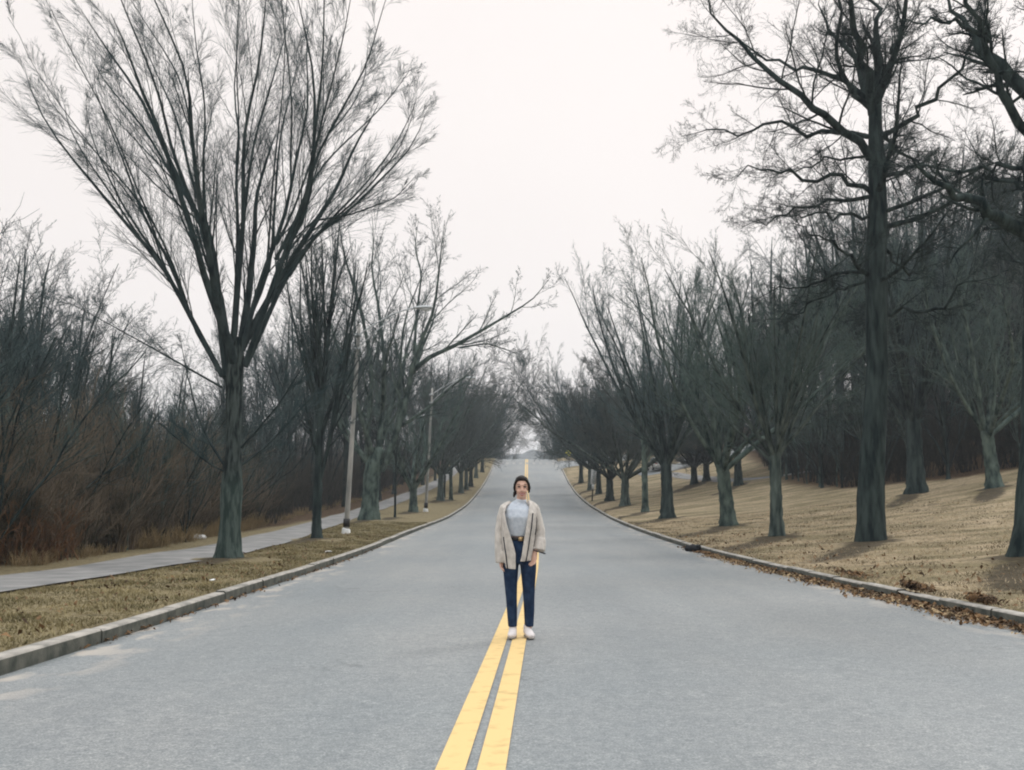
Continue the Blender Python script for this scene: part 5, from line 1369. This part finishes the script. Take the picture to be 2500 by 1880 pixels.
# open oatmeal cardigan: back, two hanging fronts, wide sleeves
ca = MB()
def shell(zs, hw, yb, yf):
    """open-fronted tube round the back: from the left side, behind, to the right side"""
    n = len(zs); a = np.linspace(-.12 * math.pi, 1.12 * math.pi, 22)
    O = np.array([[(w_ * math.cos(t), .01 + (yb_ if math.sin(t) > 0 else yf) * math.sin(t), z) for t in a] for z, w_, yb_ in zip(zs, hw, yb)])
    I = O.copy(); I[..., :2] *= .90
    m_ = 22; V = np.concatenate([O.reshape(-1, 3), I.reshape(-1, 3)]); F = []
    for i_ in range(n - 1):
        for j_ in range(m_ - 1):
            p_ = i_ * m_ + j_; F.append([p_, p_ + 1, p_ + m_ + 1, p_ + m_]); q_ = p_ + n * m_; F.append([q_, q_ + m_, q_ + m_ + 1, q_ + 1])
        for j_ in (0, m_ - 1):
            p_ = i_ * m_ + j_; f = [p_, p_ + m_, p_ + m_ + n * m_, p_ + n * m_]; F.append(f if j_ == 0 else f[::-1])
    for i_ in (0, n - 1):
        for j_ in range(m_ - 1):
            p_ = i_ * m_ + j_; f = [p_, p_ + n * m_, p_ + 1 + n * m_, p_ + 1]; F.append(f if i_ == 0 else f[::-1])
    ca.add(V, [F])
shell([.73, .85, 1.0, 1.15, 1.27, 1.33, 1.365], [.170, .170, .168, .168, .165, .135, .080], [.135, .135, .13, .13, .12, .10, .08], .07)
Lin = [(-.100, 1.372), (-.132, 1.330), (-.150, 1.26), (-.127, 1.137), (-.083, 1.007), (-.052, .906), (-.040, .85), (-.038, .692)]
Lout = [(-.140, 1.345), (-.170, 1.305), (-.180, 1.24), (-.182, 1.13), (-.182, 1.02), (-.170, .90), (-.160, .84), (-.142, .700)]
Ly = [-.03, -.075, -.118, -.135, -.135, -.135, -.132, -.125]
Rin = [(.098, 1.392), (.098, 1.335), (.090, 1.27), (.070, 1.137), (.047, 1.007), (.028, .88), (.018, .82), (.004, .770)]
Rout = [(.140, 1.350), (.168, 1.308), (.178, 1.25), (.172, 1.13), (.158, 1.02), (.140, .90), (.130, .84), (.118, .775)]
Ry = [-.02, -.075, -.118, -.135, -.135, -.135, -.132, -.128]
def pan(I_, O_, Y_, dy_out=.045):
    A = np.array([(x, y, z) for (x, z), y in zip(I_, Y_)]); B = np.array([(x, y + dy_out, z) for (x, z), y in zip(O_, Y_)])
    Mid = (A + B) / 2 - [0, .012, 0]
    ca.sheet(A, Mid, .020); ca.sheet(Mid, B, .020)
pan(Lin, Lout, Ly); pan(Rin, Rout, Ry)
tb(ca, [(-.090, .035, 1.362), (-.130, .015, 1.335), (-.160, .01, 1.300)], [.030, .042, .056], 12)
tb(ca, [(.085, .030, 1.375), (.125, .015, 1.342), (.158, .01, 1.302)], [.030, .042, .056], 12)
tb(ca, [(-.150, .01, 1.305), (-.180, .012, 1.21), (-.200, .015, 1.08), (-.202, -.002, .95), (-.198, -.028, .83), (-.196, -.036, .752)], [.058, .056, .054, .055, .055, .050], 16)
tb(ca, [(.150, .01, 1.305), (.182, .015, 1.20), (.210, .02, 1.08), (.210, .0, .97), (.198, -.035, .885)], [.058, .057, .057, .058, .058], 16)
tb(ca, [(.212, .0, .985), (.206, -.02, .93), (.198, -.038, .875)], [.064, .068, .066], 16)
co = part('cardigan', remeshed(ca, 'cardigan', M['cardi'], .0085, 2), per)
mb = MB()
def stripe(pts, wd):
    A = np.array(pts, float); B = A + np.array([wd, 0, 0]); mb.sheet(A, B, .008)
yy_ = lambda I_, O_, Y_, t, k: None
def on_panel(I_, O_, Y_, t, ks):
    out = []
    for k in ks:
        x = I_[k][0] * (1 - t) + O_[k][0] * t; z = I_[k][1] * (1 - t) + O_[k][1] * t
        y = Y_[k] - .012 * (1 - abs(2 * t - 1)) + .045 * t - .0145
        out.append((x, y, z))
    return out
stripe(on_panel(Rin, Rout, Ry, .48, range(2, 8)), .011)
stripe(on_panel(Lin, Lout, Ly, .88, range(4, 8)), .013)
stripe([(.168, -.078, 1.225), (.170, -.088, 1.17), (.164, -.094, 1.10), (.156, -.100, 1.04)], .010)
part('stripes', mb.mesh('stripes', M['stripe']), co)
mb = MB()
a = np.linspace(0, 2 * math.pi, 25)
mb.tube(np.stack([.198 + .066 * np.cos(a) , -.038 + .064 * np.sin(a), .868 - .022 * np.cos(a) * 1.0 + .0 * a], 1), .006, 8, None, False, np.array([0, 0, 1.]))
part('cuff_edge', mb.mesh('cuff_edge', M['stripe'], True), co)
tag(per, 'woman with dark tied-back hair, pale blue turtleneck, oatmeal cardigan and jeans, on the yellow line', 'person')
